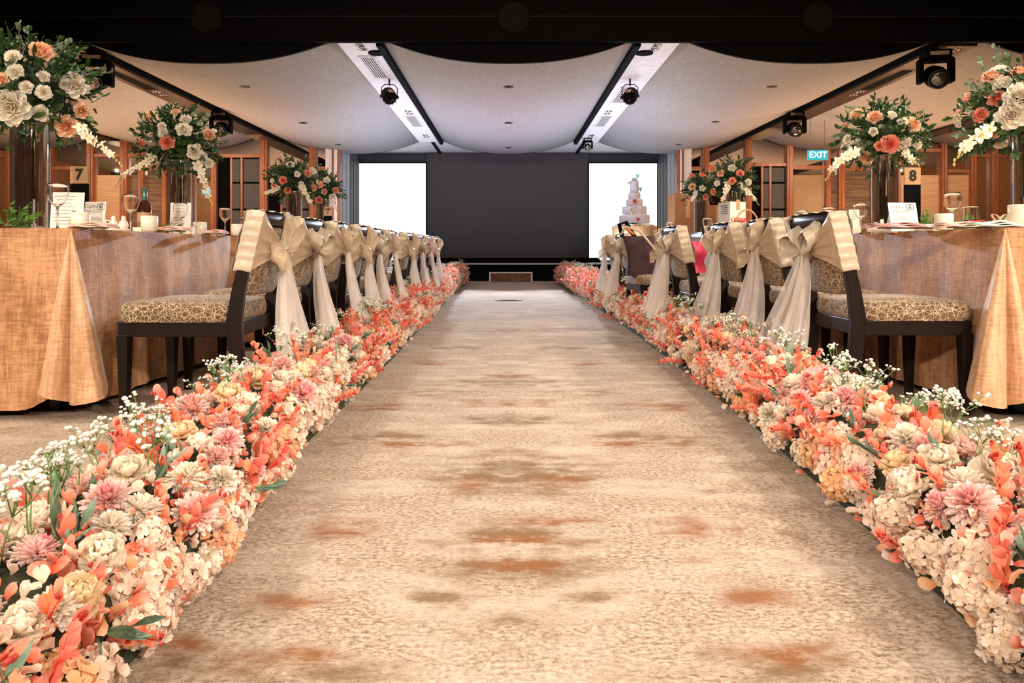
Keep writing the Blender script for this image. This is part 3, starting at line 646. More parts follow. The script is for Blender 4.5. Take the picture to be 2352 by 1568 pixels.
for i in range(3):
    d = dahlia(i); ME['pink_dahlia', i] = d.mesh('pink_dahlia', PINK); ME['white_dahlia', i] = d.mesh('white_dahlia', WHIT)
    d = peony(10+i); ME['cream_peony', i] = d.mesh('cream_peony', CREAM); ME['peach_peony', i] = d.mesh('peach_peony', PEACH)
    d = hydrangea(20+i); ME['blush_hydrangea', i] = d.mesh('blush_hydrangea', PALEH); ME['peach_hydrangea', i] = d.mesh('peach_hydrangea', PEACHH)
    ME['coral_sprig', i] = leafy(30+i, 13, .042, .15, .78, tilt=.8, curl=.6, bend=.35, tips=4, taper=.35).mesh('coral_sprig', [CORAL, REDST])
    ME['babys_breath', i] = babys_breath(40+i).mesh('babys_breath', [BABY, GRST])
    ME['leaf_sprig', i] = leafy(50+i, 5, .075, .09, .27, tilt=.8, curl=.8, bend=.3, taper=.2).mesh('leaf_sprig', [SAGE, BRST])
    d = rose(60+i)
    for nm, mt in (('white_rose', RWHITE), ('peach_rose', RPEACH), ('coral_rose', RCORAL)): ME[nm, i] = d.mesh(nm, [mt, BRST])
    ME['ruscus_branch', i] = leafy(70+i, 15, .062, .22, .45, tilt=.75, curl=.3, bend=.3, taper=.3).mesh('ruscus_branch', [DGREEN, BRST])
    ME['eucalyptus_branch', i] = leafy(80+i, 13, .042, .24, .85, tilt=.9, curl=.3, bend=.5, taper=.3).mesh('eucalyptus_branch', [EUCA, BRST])
LEAF = []
for i in range(3):
    m = MB(); put_petal(m, petal(.065, .03, 4, 2, .25, 0, .5*(i-.6), 0, sharp=True), Matrix.Identity(4)); LEAF.append(m.mesh('leaf', DGREEN))

# ---------------------------------------------------------------- flower borders along the aisle
IN = {-1: ([.7, 1.15, 1.5, 2.3, 4.5, 5.3, 7.5, 11, 15], [.54, .55, .57, .64, .655, .68, .71, .79, .80]),
      1: ([.7, 1.15, 1.8, 2.7, 4.2, 5.4, 7, 10.5, 15], [.735, .76, .815, .88, .925, .955, .98, .96, .92])}
HT = ([.7, 1.2, 2.3, 3.4, 5.5, 10, 14], [.225, .235, .265, .295, .33, .37, .39])
def row_pt(s, d, th, k=1.0):
    xi = np.interp(d, *IN[s]); hw = .208; H = np.interp(d, *HT)-.035; e = .72
    c, sn = math.cos(th), math.sin(th)
    cx = math.copysign(abs(c)**e, c); cz = abs(sn)**e
    p = Vector((s*(xi+hw+.02-(hw-.035)*cx*k), d, H*cz*k))
    n = Vector((-s*c/(hw*1.1), 0, sn/H)).normalized()
    return p, n
def row_hit(s, px, py):
    d = .75
    while d < 12:
        q = P(px, py, d); xi = np.interp(d, *IN[s]); hw = .208; H = np.interp(d, *HT)-.035
        a = abs((s*q.x-(xi+hw+.02))/(hw-.035))**2.8+abs(max(q.z, 0)/H)**2.8
        if a <= 1 and q.z >= 0:
            c = -(s*q.x-(xi+hw+.02))/(hw-.035); th = math.atan2(max(.02, q.z/H)**1.4, math.copysign(abs(c)**1.4, c)); return d, th
        d += .01
    return None
HERO = {-1: [(190,1062,115,'cream_peony'),(300,1110,100,'cream_peony'),(225,1295,110,'cream_peony'),(60,1250,70,'cream_peony'),(590,885,72,'peach_peony'),(415,1015,75,'peach_peony'),(165,1395,115,'peach_peony'),
              (525,925,75,'peach_peony'),(840,722,42,'peach_peony'),(275,1040,85,'pink_dahlia'),(440,950,85,'pink_dahlia'),(250,1168,112,'pink_dahlia'),(440,1188,100,'pink_dahlia'),(515,1032,85,'pink_dahlia'),
              (575,1085,62,'pink_dahlia'),(685,915,85,'pink_dahlia'),(787,797,58,'pink_dahlia'),(425,1110,88,'white_dahlia'),(500,1112,76,'white_dahlia'),(115,1415,105,'white_dahlia'),(605,992,62,'white_dahlia'),
              (780,862,46,'white_dahlia'),(650,850,60,'pink_dahlia'),(560,840,70,'cream_peony'),(340,1235,90,'blush_hydrangea'),(420,1330,110,'blush_hydrangea'),(300,1440,110,'blush_hydrangea'),(640,1080,70,'blush_hydrangea'),
              (500,1265,85,'peach_hydrangea'),(850,690,36,'cream_peony'),(930,700,38,'pink_dahlia')],
        1: [(1862,890,66,'pink_dahlia'),(1770,792,52,'pink_dahlia'),(1945,930,76,'pink_dahlia'),(2170,962,82,'pink_dahlia'),(2208,1012,88,'pink_dahlia'),(1985,1095,66,'pink_dahlia'),(2240,1178,118,'pink_dahlia'),
            (1615,775,42,'pink_dahlia'),(1872,968,56,'pink_dahlia'),(1885,848,72,'cream_peony'),(2035,912,115,'peach_peony'),(2160,1075,92,'cream_peony'),(2290,1105,112,'cream_peony'),(1710,765,48,'peach_peony'),
            (2080,1020,78,'white_dahlia'),(2335,1010,85,'white_dahlia'),(1775,955,60,'white_dahlia'),(1985,905,60,'cream_peony'),(1655,745,40,'cream_peony'),(2130,1270,110,'blush_hydrangea'),(2320,1480,120,'blush_hydrangea'),
            (2060,1180,100,'blush_hydrangea'),(1930,1110,90,'peach_hydrangea'),(2230,1360,110,'blush_hydrangea'),(1790,1000,70,'blush_hydrangea'),(1590,725,36,'white_dahlia')]}
BASER = {'pink_dahlia': .05, 'white_dahlia': .05, 'cream_peony': .052, 'peach_peony': .052, 'blush_hydrangea': .072, 'peach_hydrangea': .072}
def orient(n, spin, r, j=.25):
    n = (n+Vector((r.uniform(-j, j), r.uniform(-j, j), r.uniform(-j, j)))).normalized()
    return n.to_track_quat('Z', 'Y').to_matrix().to_4x4() @ RZ(spin)
def border(s, label):
    r = random.Random(100+s); y0 = .72; yE = 14.7
    root = thing('flower_border', label, 'flower border', (s*(np.interp(y0, *IN[s])+.22), y0, 0), 0, 'coral and cream flower borders of the aisle')
    off = T(*[-c for c in root.location])
    # mossy foam core
    nu, nv = 90, 14
    def core(u, v):
        p, n = row_pt(s, y0+.05+(yE-y0-.05)*u, pi*v, .86); q = .012*math.sin(u*410+v*17)*math.sin(v*29+u*130)
        return off @ (p+n*q*math.sin(pi*v))
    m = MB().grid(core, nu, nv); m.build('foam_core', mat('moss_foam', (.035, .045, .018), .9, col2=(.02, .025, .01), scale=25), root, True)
    cnt = {}; placed = []
    def place(kind, p, n, sc, j=.25, sink=0):
        cnt[kind] = cnt.get(kind, 0)+1
        M = off @ T(*(p+n*sink)) @ orient(n, r.uniform(0, 6.28), r, j) @ SC(sc)
        if cnt[kind] <= 300:
            o = bpy.data.objects.new(kind, ME[kind, r.randrange(3)]); C.objects.link(o); o.parent = root; o.matrix_basis = M
        else: extra.append((kind, M))
    extra = []
    for px, py, sz, kind in HERO[s]:
        h = row_hit(s, px, py)
        if not h: continue
        p, n = row_pt(s, h[0], h[1], 1.0); rad = sz*h[0]/FPX/2
        view = (Vector((0, 0, EYE))-p).normalized()
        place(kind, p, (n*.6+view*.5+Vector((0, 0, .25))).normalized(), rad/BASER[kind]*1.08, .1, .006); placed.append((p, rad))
    y = y0+.03
    while y < yE:
        step = .078+.0035*y; nth = 8
        for k in range(nth):
            d = min(yE, max(y0, y+r.uniform(-.5, .5)*step)); th = math.radians(5+148*(k+.5+r.uniform(-.38, .38))/nth)
            p, n = row_pt(s, d, th); deg = math.degrees(th)
            if any((p-q).length < rad*1.0 for q, rad in placed): continue
            x = r.random()
            if deg < 44: kind = 'blush_hydrangea' if x < .46 else 'peach_hydrangea' if x < .60 else 'cream_peony' if x < .67 else 'coral_sprig'
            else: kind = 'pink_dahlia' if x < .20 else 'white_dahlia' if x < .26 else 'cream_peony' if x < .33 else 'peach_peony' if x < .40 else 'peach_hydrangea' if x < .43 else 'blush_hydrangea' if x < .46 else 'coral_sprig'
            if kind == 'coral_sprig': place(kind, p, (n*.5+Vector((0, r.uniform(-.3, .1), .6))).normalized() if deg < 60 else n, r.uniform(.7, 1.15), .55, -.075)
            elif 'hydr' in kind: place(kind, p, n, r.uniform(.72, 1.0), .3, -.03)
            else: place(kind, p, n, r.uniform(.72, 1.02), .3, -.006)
        y += step
    for kind, num, lo, hi, sc0, sc1, sink in (('babys_breath', 120, 75, 160, .75, 1.15, -.035), ('leaf_sprig', 95, 15, 140, .6, 1.0, -.04)):
        for k in range(num):
            u = (k+r.random())/num; d = y0+.1+(yE-y0-.15)*u**1.25; p, n = row_pt(s, d, math.radians(r.uniform(lo, hi)))
            if kind == 'babys_breath': n = Vector((r.uniform(-.15, .15)+n.x*.25, r.uniform(-.2, .2), 1)).normalized()
            place(kind, p, n, r.uniform(sc0, sc1), .2 if kind == 'babys_breath' else .5, sink)
    # joined filler of coral leaves and loose petals between the counted flowers
    m = MB()
    for k in range(3400):
        d = y0+(yE-y0)*r.random()**1.3; th = math.radians(r.uniform(3, 158)); p, n = row_pt(s, d, th)
        l = r.uniform(.022, .036); hu = r.random()
        put_petal(m, petal(l, l*.8, 4, 2, .55, 0, r.uniform(-1.2, 1.6), .004, rnd=r, tip=.25), off @ T(*(p+n*r.uniform(-.015, .012))) @ orient(n, r.uniform(0, 6), r, .6) @ RY(-r.uniform(.3, 1.2)),
                  (0 if hu < .66 else 1) if math.degrees(th) > 42 else (0 if hu < .25 else 1 if hu < .7 else 2))
    for kind, M in extra:
        for k in range(8):
            put_petal(m, petal(.042, .033, 3, 2, .3, 0, .4, 0, rnd=r), M @ T(0, 0, .05+.012*k) @ RZ(2.4*k) @ RY(-.8), 0)
    o = m.build('coral_petals', [CORAL, PALEH, PEACHH], root, True); o['kind'] = 'stuff'
border(-1, 'long coral and cream flower border along the left side of the aisle')
border(1, 'long coral and cream flower border on the aisle side with the tiered cake')

# ---------------------------------------------------------------- tables and cloths
ZT = .78
def table(x0, x1, y0, y1, lab, seed, hem=.035):
    cx, cy = (x0+x1)/2, (y0+y1)/2; hx, hy = (x1-x0)/2, (y1-y0)/2
    t = thing('banquet_table', 'banquet table hidden under the peach cloth, '+lab, 'table', (cx, cy, 0), 0, 'banquet tables under peach cloths')
    MB().box(-hx+.02, hx-.02, -hy+.02, hy-.02, ZT-.035, ZT-.006).build('table_top', WOODD, t)
    for a in (-1, 1):
        for b in (-1, 1): MB().box(a*(hx-.15)-.02, a*(hx-.15)+.02, b*(hy-.15)-.02, b*(hy-.15)+.02, 0, ZT-.035).build('leg', DARK, t)
    r = random.Random(seed); ph = [r.uniform(0, 6) for _ in range(6)]
    # perimeter of a rounded rectangle
    rc = .03; per = []
    def seg(a, b, n):
        for i in range(n): per.append((a[0]+(b[0]-a[0])*i/n, a[1]+(b[1]-a[1])*i/n))
    cor = [(hx, -hy), (hx, hy), (-hx, hy), (-hx, -hy)]
    out = []
    for k in range(4):
        a, b = cor[k], cor[(k+1) % 4]; n = 44; nm = (1, 0) if k == 0 else (0, 1) if k == 1 else (-1, 0) if k == 2 else (0, -1)
        nx_ = (0, 1) if k == 0 else (-1, 0) if k == 1 else (0, -1) if k == 2 else (1, 0)
        for i in range(n):
            u = i/n; q = min(u, 1-u)*(2*hy if k % 2 == 0 else 2*hx)   # distance from nearest corner
            # normals blend round the corner
            w_ = max(0, 1-q/.10); pn = ((nm[0]+(nx_[0] if u > .5 else {0: (0, -1), 1: (1, 0), 2: (0, 1), 3: (-1, 0)}[k][0])*w_), (nm[1]+(nx_[1] if u > .5 else {0: (0, -1), 1: (1, 0), 2: (0, 1), 3: (-1, 0)}[k][1])*w_))
            ln = math.hypot(*pn); out.append(((a[0]+(b[0]-a[0])*u, a[1]+(b[1]-a[1])*u), (pn[0]/ln, pn[1]/ln), q))
    nP = len(out); nv = 14; V = []; F = []; tt = []
    for v in range(nv+1):
        f = v/nv; z = ZT-(ZT-hem)*f
        for i, ((px, py), (nx1, ny1), q) in enumerate(out):
            cf = math.exp(-(q/.16)**2)                      # corner cone
            groove = -.8*math.exp(-(q/.025)**2)+1.0*math.exp(-((q-.085)/.05)**2)
            ss = px+py*1.3
            o_ = .004+f*(.016+.012*math.sin(ss*9+ph[0])+.008*math.sin(ss*23+ph[1])+.006*math.sin(ss*41+ph[2])*f)+f*.02*groove*cf+f**1.5*.01*cf
            lift = f*(.10*math.exp(-(q/.10)**2)) * .9
            V.append((px+nx1*o_, py+ny1*o_, z+lift*f+(0 if f else .0))); tt.append(f)
    for v in range(nv):
        for i in range(nP): F.append((v*nP+i, v*nP+(i+1) % nP, (v+1)*nP+(i+1) % nP, (v+1)*nP+i))
    c = thing('tablecloth', 'crushed peach velvet tablecloth reaching the floor, '+lab, 'tablecloth', (cx, cy, 0), 0, 'peach velvet tablecloths')
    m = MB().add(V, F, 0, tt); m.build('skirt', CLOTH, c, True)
    for cxs, cys in (((hx, -hy) if cx < 0 else (-hx, -hy)),):
        sg = 1 if cx < 0 else -1
        pr = [(-.13, -.02), (-.10, -.035), (-.065, -.06), (-.035, -.075), (-.012, -.05), (-.004, .0), (.004, -.015), (.05, -.05), (.10, -.065), (.135, -.055), (.15, -.02), (.135, .03), (.10, .09), (.06, .16), (.025, .23)]
        n_ = (len(pr)-1)*4
        def fold(u, v):
            i = min(len(pr)-2, int(u*(len(pr)-1))); f = u*(len(pr)-1)-i; x = pr[i][0]*(1-f)+pr[i+1][0]*f; y = pr[i][1]*(1-f)+pr[i+1][1]*f
            hz = .085+.02*math.sin(u*8+1)
            return Vector((cxs+sg*(.010+x*v**.95), cys-.012+y*v**.95, ZT-.001-(ZT-hz)*v+.004*math.sin(v*9+u*20)*v))
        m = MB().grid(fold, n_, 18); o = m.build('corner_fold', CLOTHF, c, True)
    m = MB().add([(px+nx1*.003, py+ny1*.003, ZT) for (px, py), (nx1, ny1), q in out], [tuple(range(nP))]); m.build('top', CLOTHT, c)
table(-3.25, -1.80, 2.86, 4.50, 'table with the number seven stand', 1)
table(-3.20, -1.66, 4.95, 6.55, 'behind the number seven table', 2)
table(-3.25, -1.75, 7.15, 8.60, 'third table from the camera left of the aisle', 3)
table(-3.25, -1.75, 8.95, 10.4, 'table with the VIP 1 stand', 4)
table(2.0, 3.5, 2.80, 4.60, 'table nearest the camera right of the aisle', 5)
table(1.84, 3.4, 5.00, 6.70, 'table carrying the white wine carton', 6)
table(1.75, 3.3, 7.10, 8.60, 'third table from the camera right of the aisle', 7)

# ---------------------------------------------------------------- chairs
def make_chair(label):
    t = thing('banquet_chair', label, 'chair', group='chairs facing the tables')
    for sx in (-1, 1):
        m = MB(); pts = [(sx*.205, -.262, 0), (sx*.205, -.238, .25), (sx*.207, -.228, .40), (sx*.208, -.245, .52), (sx*.212, -.285, .70), (sx*.214, -.318, .835)]
        n = len(pts); V = []; F = []
        for k, (x, y, z) in enumerate(pts):
            a = .016 if k else .013; b = (.022, .028, .031, .026, .022, .018)[k]
            V += [(x-a, y-b, z), (x+a, y-b, z), (x+a, y+b, z), (x-a, y+b, z)]
        for k in range(n-1):
            for j in range(4): F.append((k*4+j, k*4+(j+1) % 4, k*4+4+(j+1) % 4, k*4+4+j))
        F += [(3, 2, 1, 0), tuple((n-1)*4+j for j in range(4))]
        m.add(V, F).build('rear_post', EBONY, t, bevel=.004)
        m = MB(); V = []
        for z, a in ((0, .0145), (.345, .0235)): V += [(sx*(.20)-a, .225-a, z), (sx*.20+a, .225-a, z), (sx*.20+a, .225+a, z), (sx*.20-a, .225+a, z)]
        m.add(V, [(3,2,1,0),(4,5,6,7)]+[(j, (j+1) % 4, 4+(j+1) % 4, 4+j) for j in range(4)]).build('leg', EBONY, t, bevel=.003)
        m = MB().box(sx*.205-.013, sx*.205+.013, -.215, .245, .335, .398).build('side_rail', EBONY, t, bevel=.004)
    for y in (-.225, .235): MB().box(-.2, .2, y-.013, y+.013, .335, .398).build('cross_rail', EBONY, t, bevel=.004)
    # seat cushion: rounded slab, wider at the front, domed
    def seat(u, v):
        a = 2*pi*u; c_, s_ = math.cos(a), math.sin(a); e = .32
        x = math.copysign(abs(c_)**e, c_); y = math.copysign(abs(s_)**e, s_)
        rr, z = [(.97, .396), (1, .412), (1.005, .44), (.985, .462), (.93, .474), (.6, .486), (.0, .49)][round(v*6)]
        return Vector((x*.232*rr*(1+.02*y), .015+y*.248*rr, z))
    MB().grid(seat, 64, 6).build('seat', TWIG, t, True)
    def bk(z): return np.interp(z, [.40, .52, .70, .835], [-.228, -.245, -.285, -.318])
    def pad(u, v):
        a = 2*pi*u; c_, s_ = math.cos(a), math.sin(a); e = .25
        x = math.copysign(abs(c_)**e, c_)*.2; z = .645+math.copysign(abs(s_)**e, s_)*.145
        k = [(0, .022), (.9, .022), (1, .012), (1, -.012), (.9, -.022), (0, -.022)][round(v*5)]
        X, Z = x*k[0], .645+(z-.645)*k[0]
        return Vector((X, bk(Z)-.022*(1-(X/.2)**2)+k[1], Z))
    MB().grid(pad, 56, 5).build('backrest', TWIG, t, True)
    def rail(u, v):
        x = -.2+.4*u; yy = bk(.815)-.024*(1-(x/.2)**2); q = [(.020, .793), (.020, .838), (.008, .846), (-.008, .846), (-.020, .838), (-.020, .793), (.020, .793)][round(v*6)]
        return Vector((x, yy+q[0], q[1]))
    MB().grid(rail, 12, 6).build('top_rail', EBONY, t, True)
    return t
def bk(z): return float(np.interp(z, [.40, .52, .70, .835, .9], [-.228, -.245, -.285, -.318, -.33]))
def make_sash(label, seed):
    r = random.Random(seed); t = thing('chair_sash', label, 'sash', group='organza chair sashes')
    kn = Vector((r.uniform(-.02, .02), bk(.69)-.068, .685+r.uniform(-.01, .015)))
    p1, p2 = r.uniform(0, 6), r.uniform(0, 6)
    for sx in (-1, 1):
        def side(u, v):       # band folded over the post, rumpled
            z = .605+.245*v; y = bk(z)+.032-.072*u; b = .003*math.sin(v*38+p1)+.0025*math.sin(v*67+p2*2)
            return Vector((sx*(.236+b*.8+.004*math.sin(pi*u)), y, z+.004*math.sin(u*5)))
        MB().grid(side, 5, 26).build('side_band', SATIN, t, True)
        def fan(u, v):
            z = .605+.245*v; e = Vector((sx*.238, bk(z)-.042, z)); k = kn+Vector((sx*.012, .012, (v-.5)*.045))
            f = 1-(1-u)**1.15; p = e.lerp(k, f)
            pl = math.sin(v*21+p1+u*2)*.007*math.sin(pi*min(1, u*1.1))+.004*math.sin(v*43+p2)*u*(1-u)*3
            sag = -.022*math.sin(pi*u)*(1-(p.x/.24)**2)
            return p+Vector((0, pl+sag, -.012*math.sin(pi*u)*(2*v-1)))
        MB().grid(fan, 14, 30).build('wrap', SHEERW, t, True)
    def front(u, v):
        x = -.236+.472*u; z = .605+.243*v
        return Vector((x, bk(z)+.040+.006*math.sin(v*14+u*9)-.02*(1-(x/.236)**2), z))
    MB().grid(front, 12, 12).build('front_wrap', SATIN, t, True)
    def cap(u, v):
        x = -.24+.48*u; a = -.9+v*2.2; yy = bk(.835)-.024*(1-(x/.24)**2)
        return Vector((x, yy+.030*math.cos(a+.5)*1.1, .838+.018*math.sin(a+.9)+.003*math.sin(x*60+p1)))
    MB().grid(cap, 16, 5).build('top_band', SATIN, t, True)
    m = MB(); m.ball((0, 0, 0), .034, 14, 10, 0, 1.25)
    for i, v in enumerate(m.v):
        q = 1+.12*math.sin(math.atan2(v[1], v[0])*7+v[2]*60); m.v[i] = (v[0]*q, v[1]*q*.8, v[2])
    m.build('knot', SATIN, t, True, M=T(*kn))
    for sx in (-1, 1):        # puffy loop: a ribbon going out and back
        ln = r.uniform(.12, .17); up = r.uniform(.35, 1.0) if r.random() < .8 else -.3; wd = r.uniform(.062, .08)
        def loop(u, v):
            a = 2*pi*u; rad = ln*.5*(1-math.cos(a)); q = math.sin(a)*.042*(.4+math.sin(pi*u))
            ww = wd*(.28+.72*math.sin(pi*u))*(1+.1*math.sin(v*11+p1))
            c_, s_ = math.cos(up), math.sin(up)
            X = rad*c_-q*s_; Z = rad*s_+q*c_
            return kn+Vector((sx*X, -.012-(v-.5)*2*ww*.55-.02*math.sin(pi*u)+.006*math.sin(u*25+v*9+p2), Z-(v-.5)*ww*.9))
        MB().grid(loop, 26, 10).build('loop', SHEERW if r.random() < .5 else SATIN, t, True)
    for sx in (-1, 1):
        ln = r.uniform(.40, .455); sp_ = r.uniform(.115, .15); dx = r.uniform(.02, .08); fl_ = r.uniform(.06, .13); pq = r.uniform(0, 6)
        def tail(u, v):
            w_ = .018+sp_*u**.75; x = sx*dx*u**.8+(v-.5)*2*w_; z = kn.z-.01-ln*u-.02*u*(math.sin(v*5+pq))
            y = kn.y-.012-fl_*u**1.6*.75+.030*u**.6*math.sin(v*15+pq+u*1.5)+.010*math.sin(v*33+pq)*u+(.004 if sx > 0 else -.012)
            return Vector((kn.x+x, y, z))
        MB().grid(tail, 18, 22).build('tail', SHEER, t, True)
    return t
chair0 = make_chair(''); sashes = [make_sash('', 5), make_sash('', 11), make_sash('', 23)]
used = set()
def seat_at(x, y, rz, where, sash=None, lean=0):
    lab = 'twig patterned banquet chair, '+where
    if 0 not in used: chair0.location = (x, y, 0); chair0.rotation_euler = (0, 0, rz); chair0['label'] = lab; used.add(0)
    else: copy_tree(chair0, (x, y, 0), rz, lab)
    if sash is not None:
        s = sashes[sash]; lab = 'cream organza sash with bow on the chair '+where
        if ('s', sash) not in used: s.location = (x, y, 0); s.rotation_euler = (0, 0, rz); s['label'] = lab; used.add(('s', sash))
        else: copy_tree(s, (x, y, 0), rz, lab)
LC = [(2.82, -1.345), (3.42, -1.36), (3.92, -1.33), (4.45, -1.31), (5.05, -1.34), (5.6, -1.32), (6.45, -1.28), (7.1, -1.27), (7.8, -1.26), (8.5, -1.25)]
for i, (y, x) in enumerate(LC):
    seat_at(x, y+.23, pi/2+R.uniform(-.06, .04), '%s from the camera left of the aisle' % ORD[i], (0, 1, 2)[i % 3])
RC = [(2.88, 1.68), (3.52, 1.69), (4.05, 1.63), (4.62, 1.46), (5.13, 1.53), None, (6.75, 1.46), (7.4, 1.42)]
for i, q in enumerate(RC):
    if q is None: seat_at(1.33, 6.10, pi/2+.12, 'with the maroon bag on it, right of the aisle'); continue
    seat_at(q[1], q[0]+.23, -pi/2+R.uniform(-.04, .06), '%s from the camera right of the aisle' % ORD[i if i < 5 else i], (1, 0, 2)[i % 3])

# ---------------------------------------------------------------- tall vases and arrangements
def lathe_glass(prof): return prof
VASES = [(-2.555, 3.72, 'left table one', 'with the number seven stand'), (-2.48, 5.25, 'left table two', ''), (-2.46, 8.0, '', ''), (-2.50, 9.4, '', ''),
         (2.79, 3.72, '', ''), (2.68, 4.97+.25, '', ''), (2.55, 7.9, '', ''), (2.62, 9.5, '', '')]
VL = ['nearest the camera left of the aisle', 'second from the camera left of the aisle', 'third from the camera left of the aisle', 'on the VIP 1 table', 'at the photo edge right of the aisle', 'beside the number eight stand', 'behind the white wine carton', 'before the brown cardboard boxes']
table(1.9, 3.4, 8.9, 10.3, 'before the brown cardboard boxes', 8)
vase_parts = []
m = MB(); m.lathe([(0, 0), (.088, 0), (.0899, .002), (.09, .006), (.09, .02), (.09, .57), (.09, .578), (.0895, .581), (.0845, .581), (.084, .578), (.084, .57), (.084, .032), (.084, .022), (.0835, .018), (0, .018)], 48); VME = m.mesh('vase_body', VGLASS)
m = MB()
for k in range(5):
    a = k*2.4; q = .015+.025*((k*37 % 10)/10); m.tube([(q*math.cos(a+1.3), q*math.sin(a+1.3), .06), (q*.9*math.cos(a), q*.9*math.sin(a), .34), (q*1.2*math.cos(a-.4), q*1.2*math.sin(a-.4), .66)], .0035, 6)
STEMS = m.mesh('stems', BRST)
def arrangement(idx, cpx, cpy, rx, rz_, roses, sprays, single, rim=True):
    vx, vy = VASES[idx][:2]; vy = vy if idx not in (5,) else 4.97
    t = thing('glass_vase', 'tall clear cylinder vase holding flowers, '+VL[idx], 'vase', (vx, vy, ZT), 0, 'tall cylinder vases')
    put('vase_body', VME, t)
    a = P(cpx, cpy, vy); a.x = vx+(a.x-vx)*.7
    ar = thing('flower_arrangement', 'rose and orchid arrangement in the tall vase '+VL[idx], 'bouquet', (vx, vy, ZT+.60), 0, 'tall rose arrangements')
    off = T(-vx, -vy, -(ZT+.60)); r = random.Random(300+idx); c = Vector((a.x, vy, a.z))
    put('stems', STEMS, ar, T(0, 0, -.56))
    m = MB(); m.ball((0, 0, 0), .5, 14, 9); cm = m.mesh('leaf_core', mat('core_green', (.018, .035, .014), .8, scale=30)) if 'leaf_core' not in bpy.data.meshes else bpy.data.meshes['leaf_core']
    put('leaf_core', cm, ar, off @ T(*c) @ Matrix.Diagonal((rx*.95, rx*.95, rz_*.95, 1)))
    def surf(dirv, k=1.0): return c+Vector((dirv.x*rx*k, dirv.y*rx*k, dirv.z*rz_*k))
    hero = []
    for px, py, sz, kind in roses:
        d = vy-rx*.7
        for _ in range(3):
            q = P(px, py, d)-c; uu = 1-min(.95, (q.x/rx)**2+(q.z/rz_)**2); d = vy-rx*math.sqrt(uu)*.95
        q = P(px, py, d); n = Vector(((q.x-c.x)/rx, (d-vy)/rx-.35, (q.z-c.z)/rz_+.15)).normalized()
        o = put(kind, ME[kind, r.randrange(3)], ar, off @ T(*q) @ orient(n, r.uniform(0, 6), r, .12) @ SC(sz*d/FPX/2/.042)); hero.append((q, sz*d/FPX/2))
    for k in range(12):   # roses round the back
        dv = Vector((r.uniform(-1, 1), r.uniform(.15, 1), r.uniform(-.3, .9))).normalized()
        put('white_rose' if k % 2 else 'peach_rose', ME['white_rose' if k % 2 else 'peach_rose', k % 3], ar, off @ T(*surf(dv, .92)) @ orient(dv, 0, r, .2) @ SC(r.uniform(.8, 1.1)))
    nb = 92
    for k in range(nb):
        z = 1-1.62*(k+.5)/nb; aa = k*2.39996; s_ = math.sqrt(max(0, 1-z*z)); dv = Vector((s_*math.cos(aa), s_*math.sin(aa), z))
        kind = 'eucalyptus_branch' if r.random() < .2 else 'ruscus_branch'
        p = surf(dv, r.uniform(.22, .42)); dv2 = (dv+Vector((0, 0, -.25 if dv.z < 0 else .1))).normalized()
        put(kind, ME[kind, r.randrange(3)], ar, off @ T(*p) @ orient(dv2, r.uniform(0, 6), r, .35) @ SC(r.uniform(.75, 1.05)*min(1.1, rx/.30)))
    if single:
        for k in range(150):
            dv = Vector((r.gauss(0, 1), r.gauss(-.6, 1), r.gauss(.1, .8))).normalized(); p = surf(dv, r.uniform(.8, 1.02))
            if any((p-q).length < rd*.9 for q, rd in hero): continue
            put('leaf', LEAF[r.randrange(3)], ar, off @ T(*p) @ orient(dv, r.uniform(0, 6), r, .9) @ RY(-r.uniform(-.2, 1.2)) @ SC(r.uniform(.7, 1.25)))
    for pts, sz in sprays:
        d0 = vy-rx*.75; q = [P(px, py, d0-.02*i) for i, (px, py) in enumerate(pts)]
        orchid_spray(idx*7+len(pts), [off @ p for p in q], 13, sz).build('orchid_spray', [ORCH, GRST], ar, True)
W_, P_, K_ = 'white_rose', 'peach_rose', 'coral_rose'
arrangement(0, 68, 215, .35, .31, [(25,245,72,W_),(172,195,52,W_),(35,165,34,W_),(100,212,30,W_),(95,260,34,W_),(30,130,30,W_),(100,175,24,W_),(95,118,46,P_),(153,290,46,P_),(187,255,32,P_),(4,182,28,P_),(60,200,26,W_)],
            [([(175, 290), (205, 312), (240, 338), (262, 360), (282, 382)], .030)], True)
arrangement(1, 408, 330, .295, .27, [(342,267,27,P_),(404,257,20,P_),(384,327,31,K_),(480,310,28,P_),(323,330,18,K_),(422,298,32,W_),(447,348,32,W_),(375,305,22,W_),(427,275,24,W_),(464,362,24,W_),(455,280,18,W_),(480,375,20,W_),(372,290,18,W_)],
            [([(450, 370), (462, 395), (470, 425), (482, 455), (488, 470)], .034), ([(355, 350), (335, 375), (305, 390), (280, 405), (264, 432)], .030)], True)
arrangement(2, 668, 415, .30, .25, [(650,414,17,K_),(707,398,15,K_),(661,437,15,K_),(736,424,15,P_),(722,431,14,P_),(629,428,13,K_),(667,378,16,W_),(683,400,13,W_),(718,392,16,W_),(692,422,11,W_),(625,415,10,W_)],
            [([(690, 425), (700, 440), (712, 462), (728, 482)], .036), ([(640, 430), (620, 440), (596, 448)], .03)], False)
arrangement(3, 742, 437, .27, .24, [(733,459,15,K_),(771,437,13,K_),(750,414,15,W_),(764,454,17,W_),(745,440,12,P_)], [([(760, 455), (768, 472), (776, 490)], .03)], False)
arrangement(4, 2350, 262, .33, .24, [(2277,175,38,P_),(2292,160,30,W_),(2300,190,34,W_),(2292,227,36,K_),(2341,221,55,W_),(2252,264,30,K_),(2325,264,58,W_),(2282,304,26,P_),(2340,165,32,P_)],
            [([(2275, 290), (2250, 310), (2222, 332), (2205, 352), (2188, 378)], .036)], True)
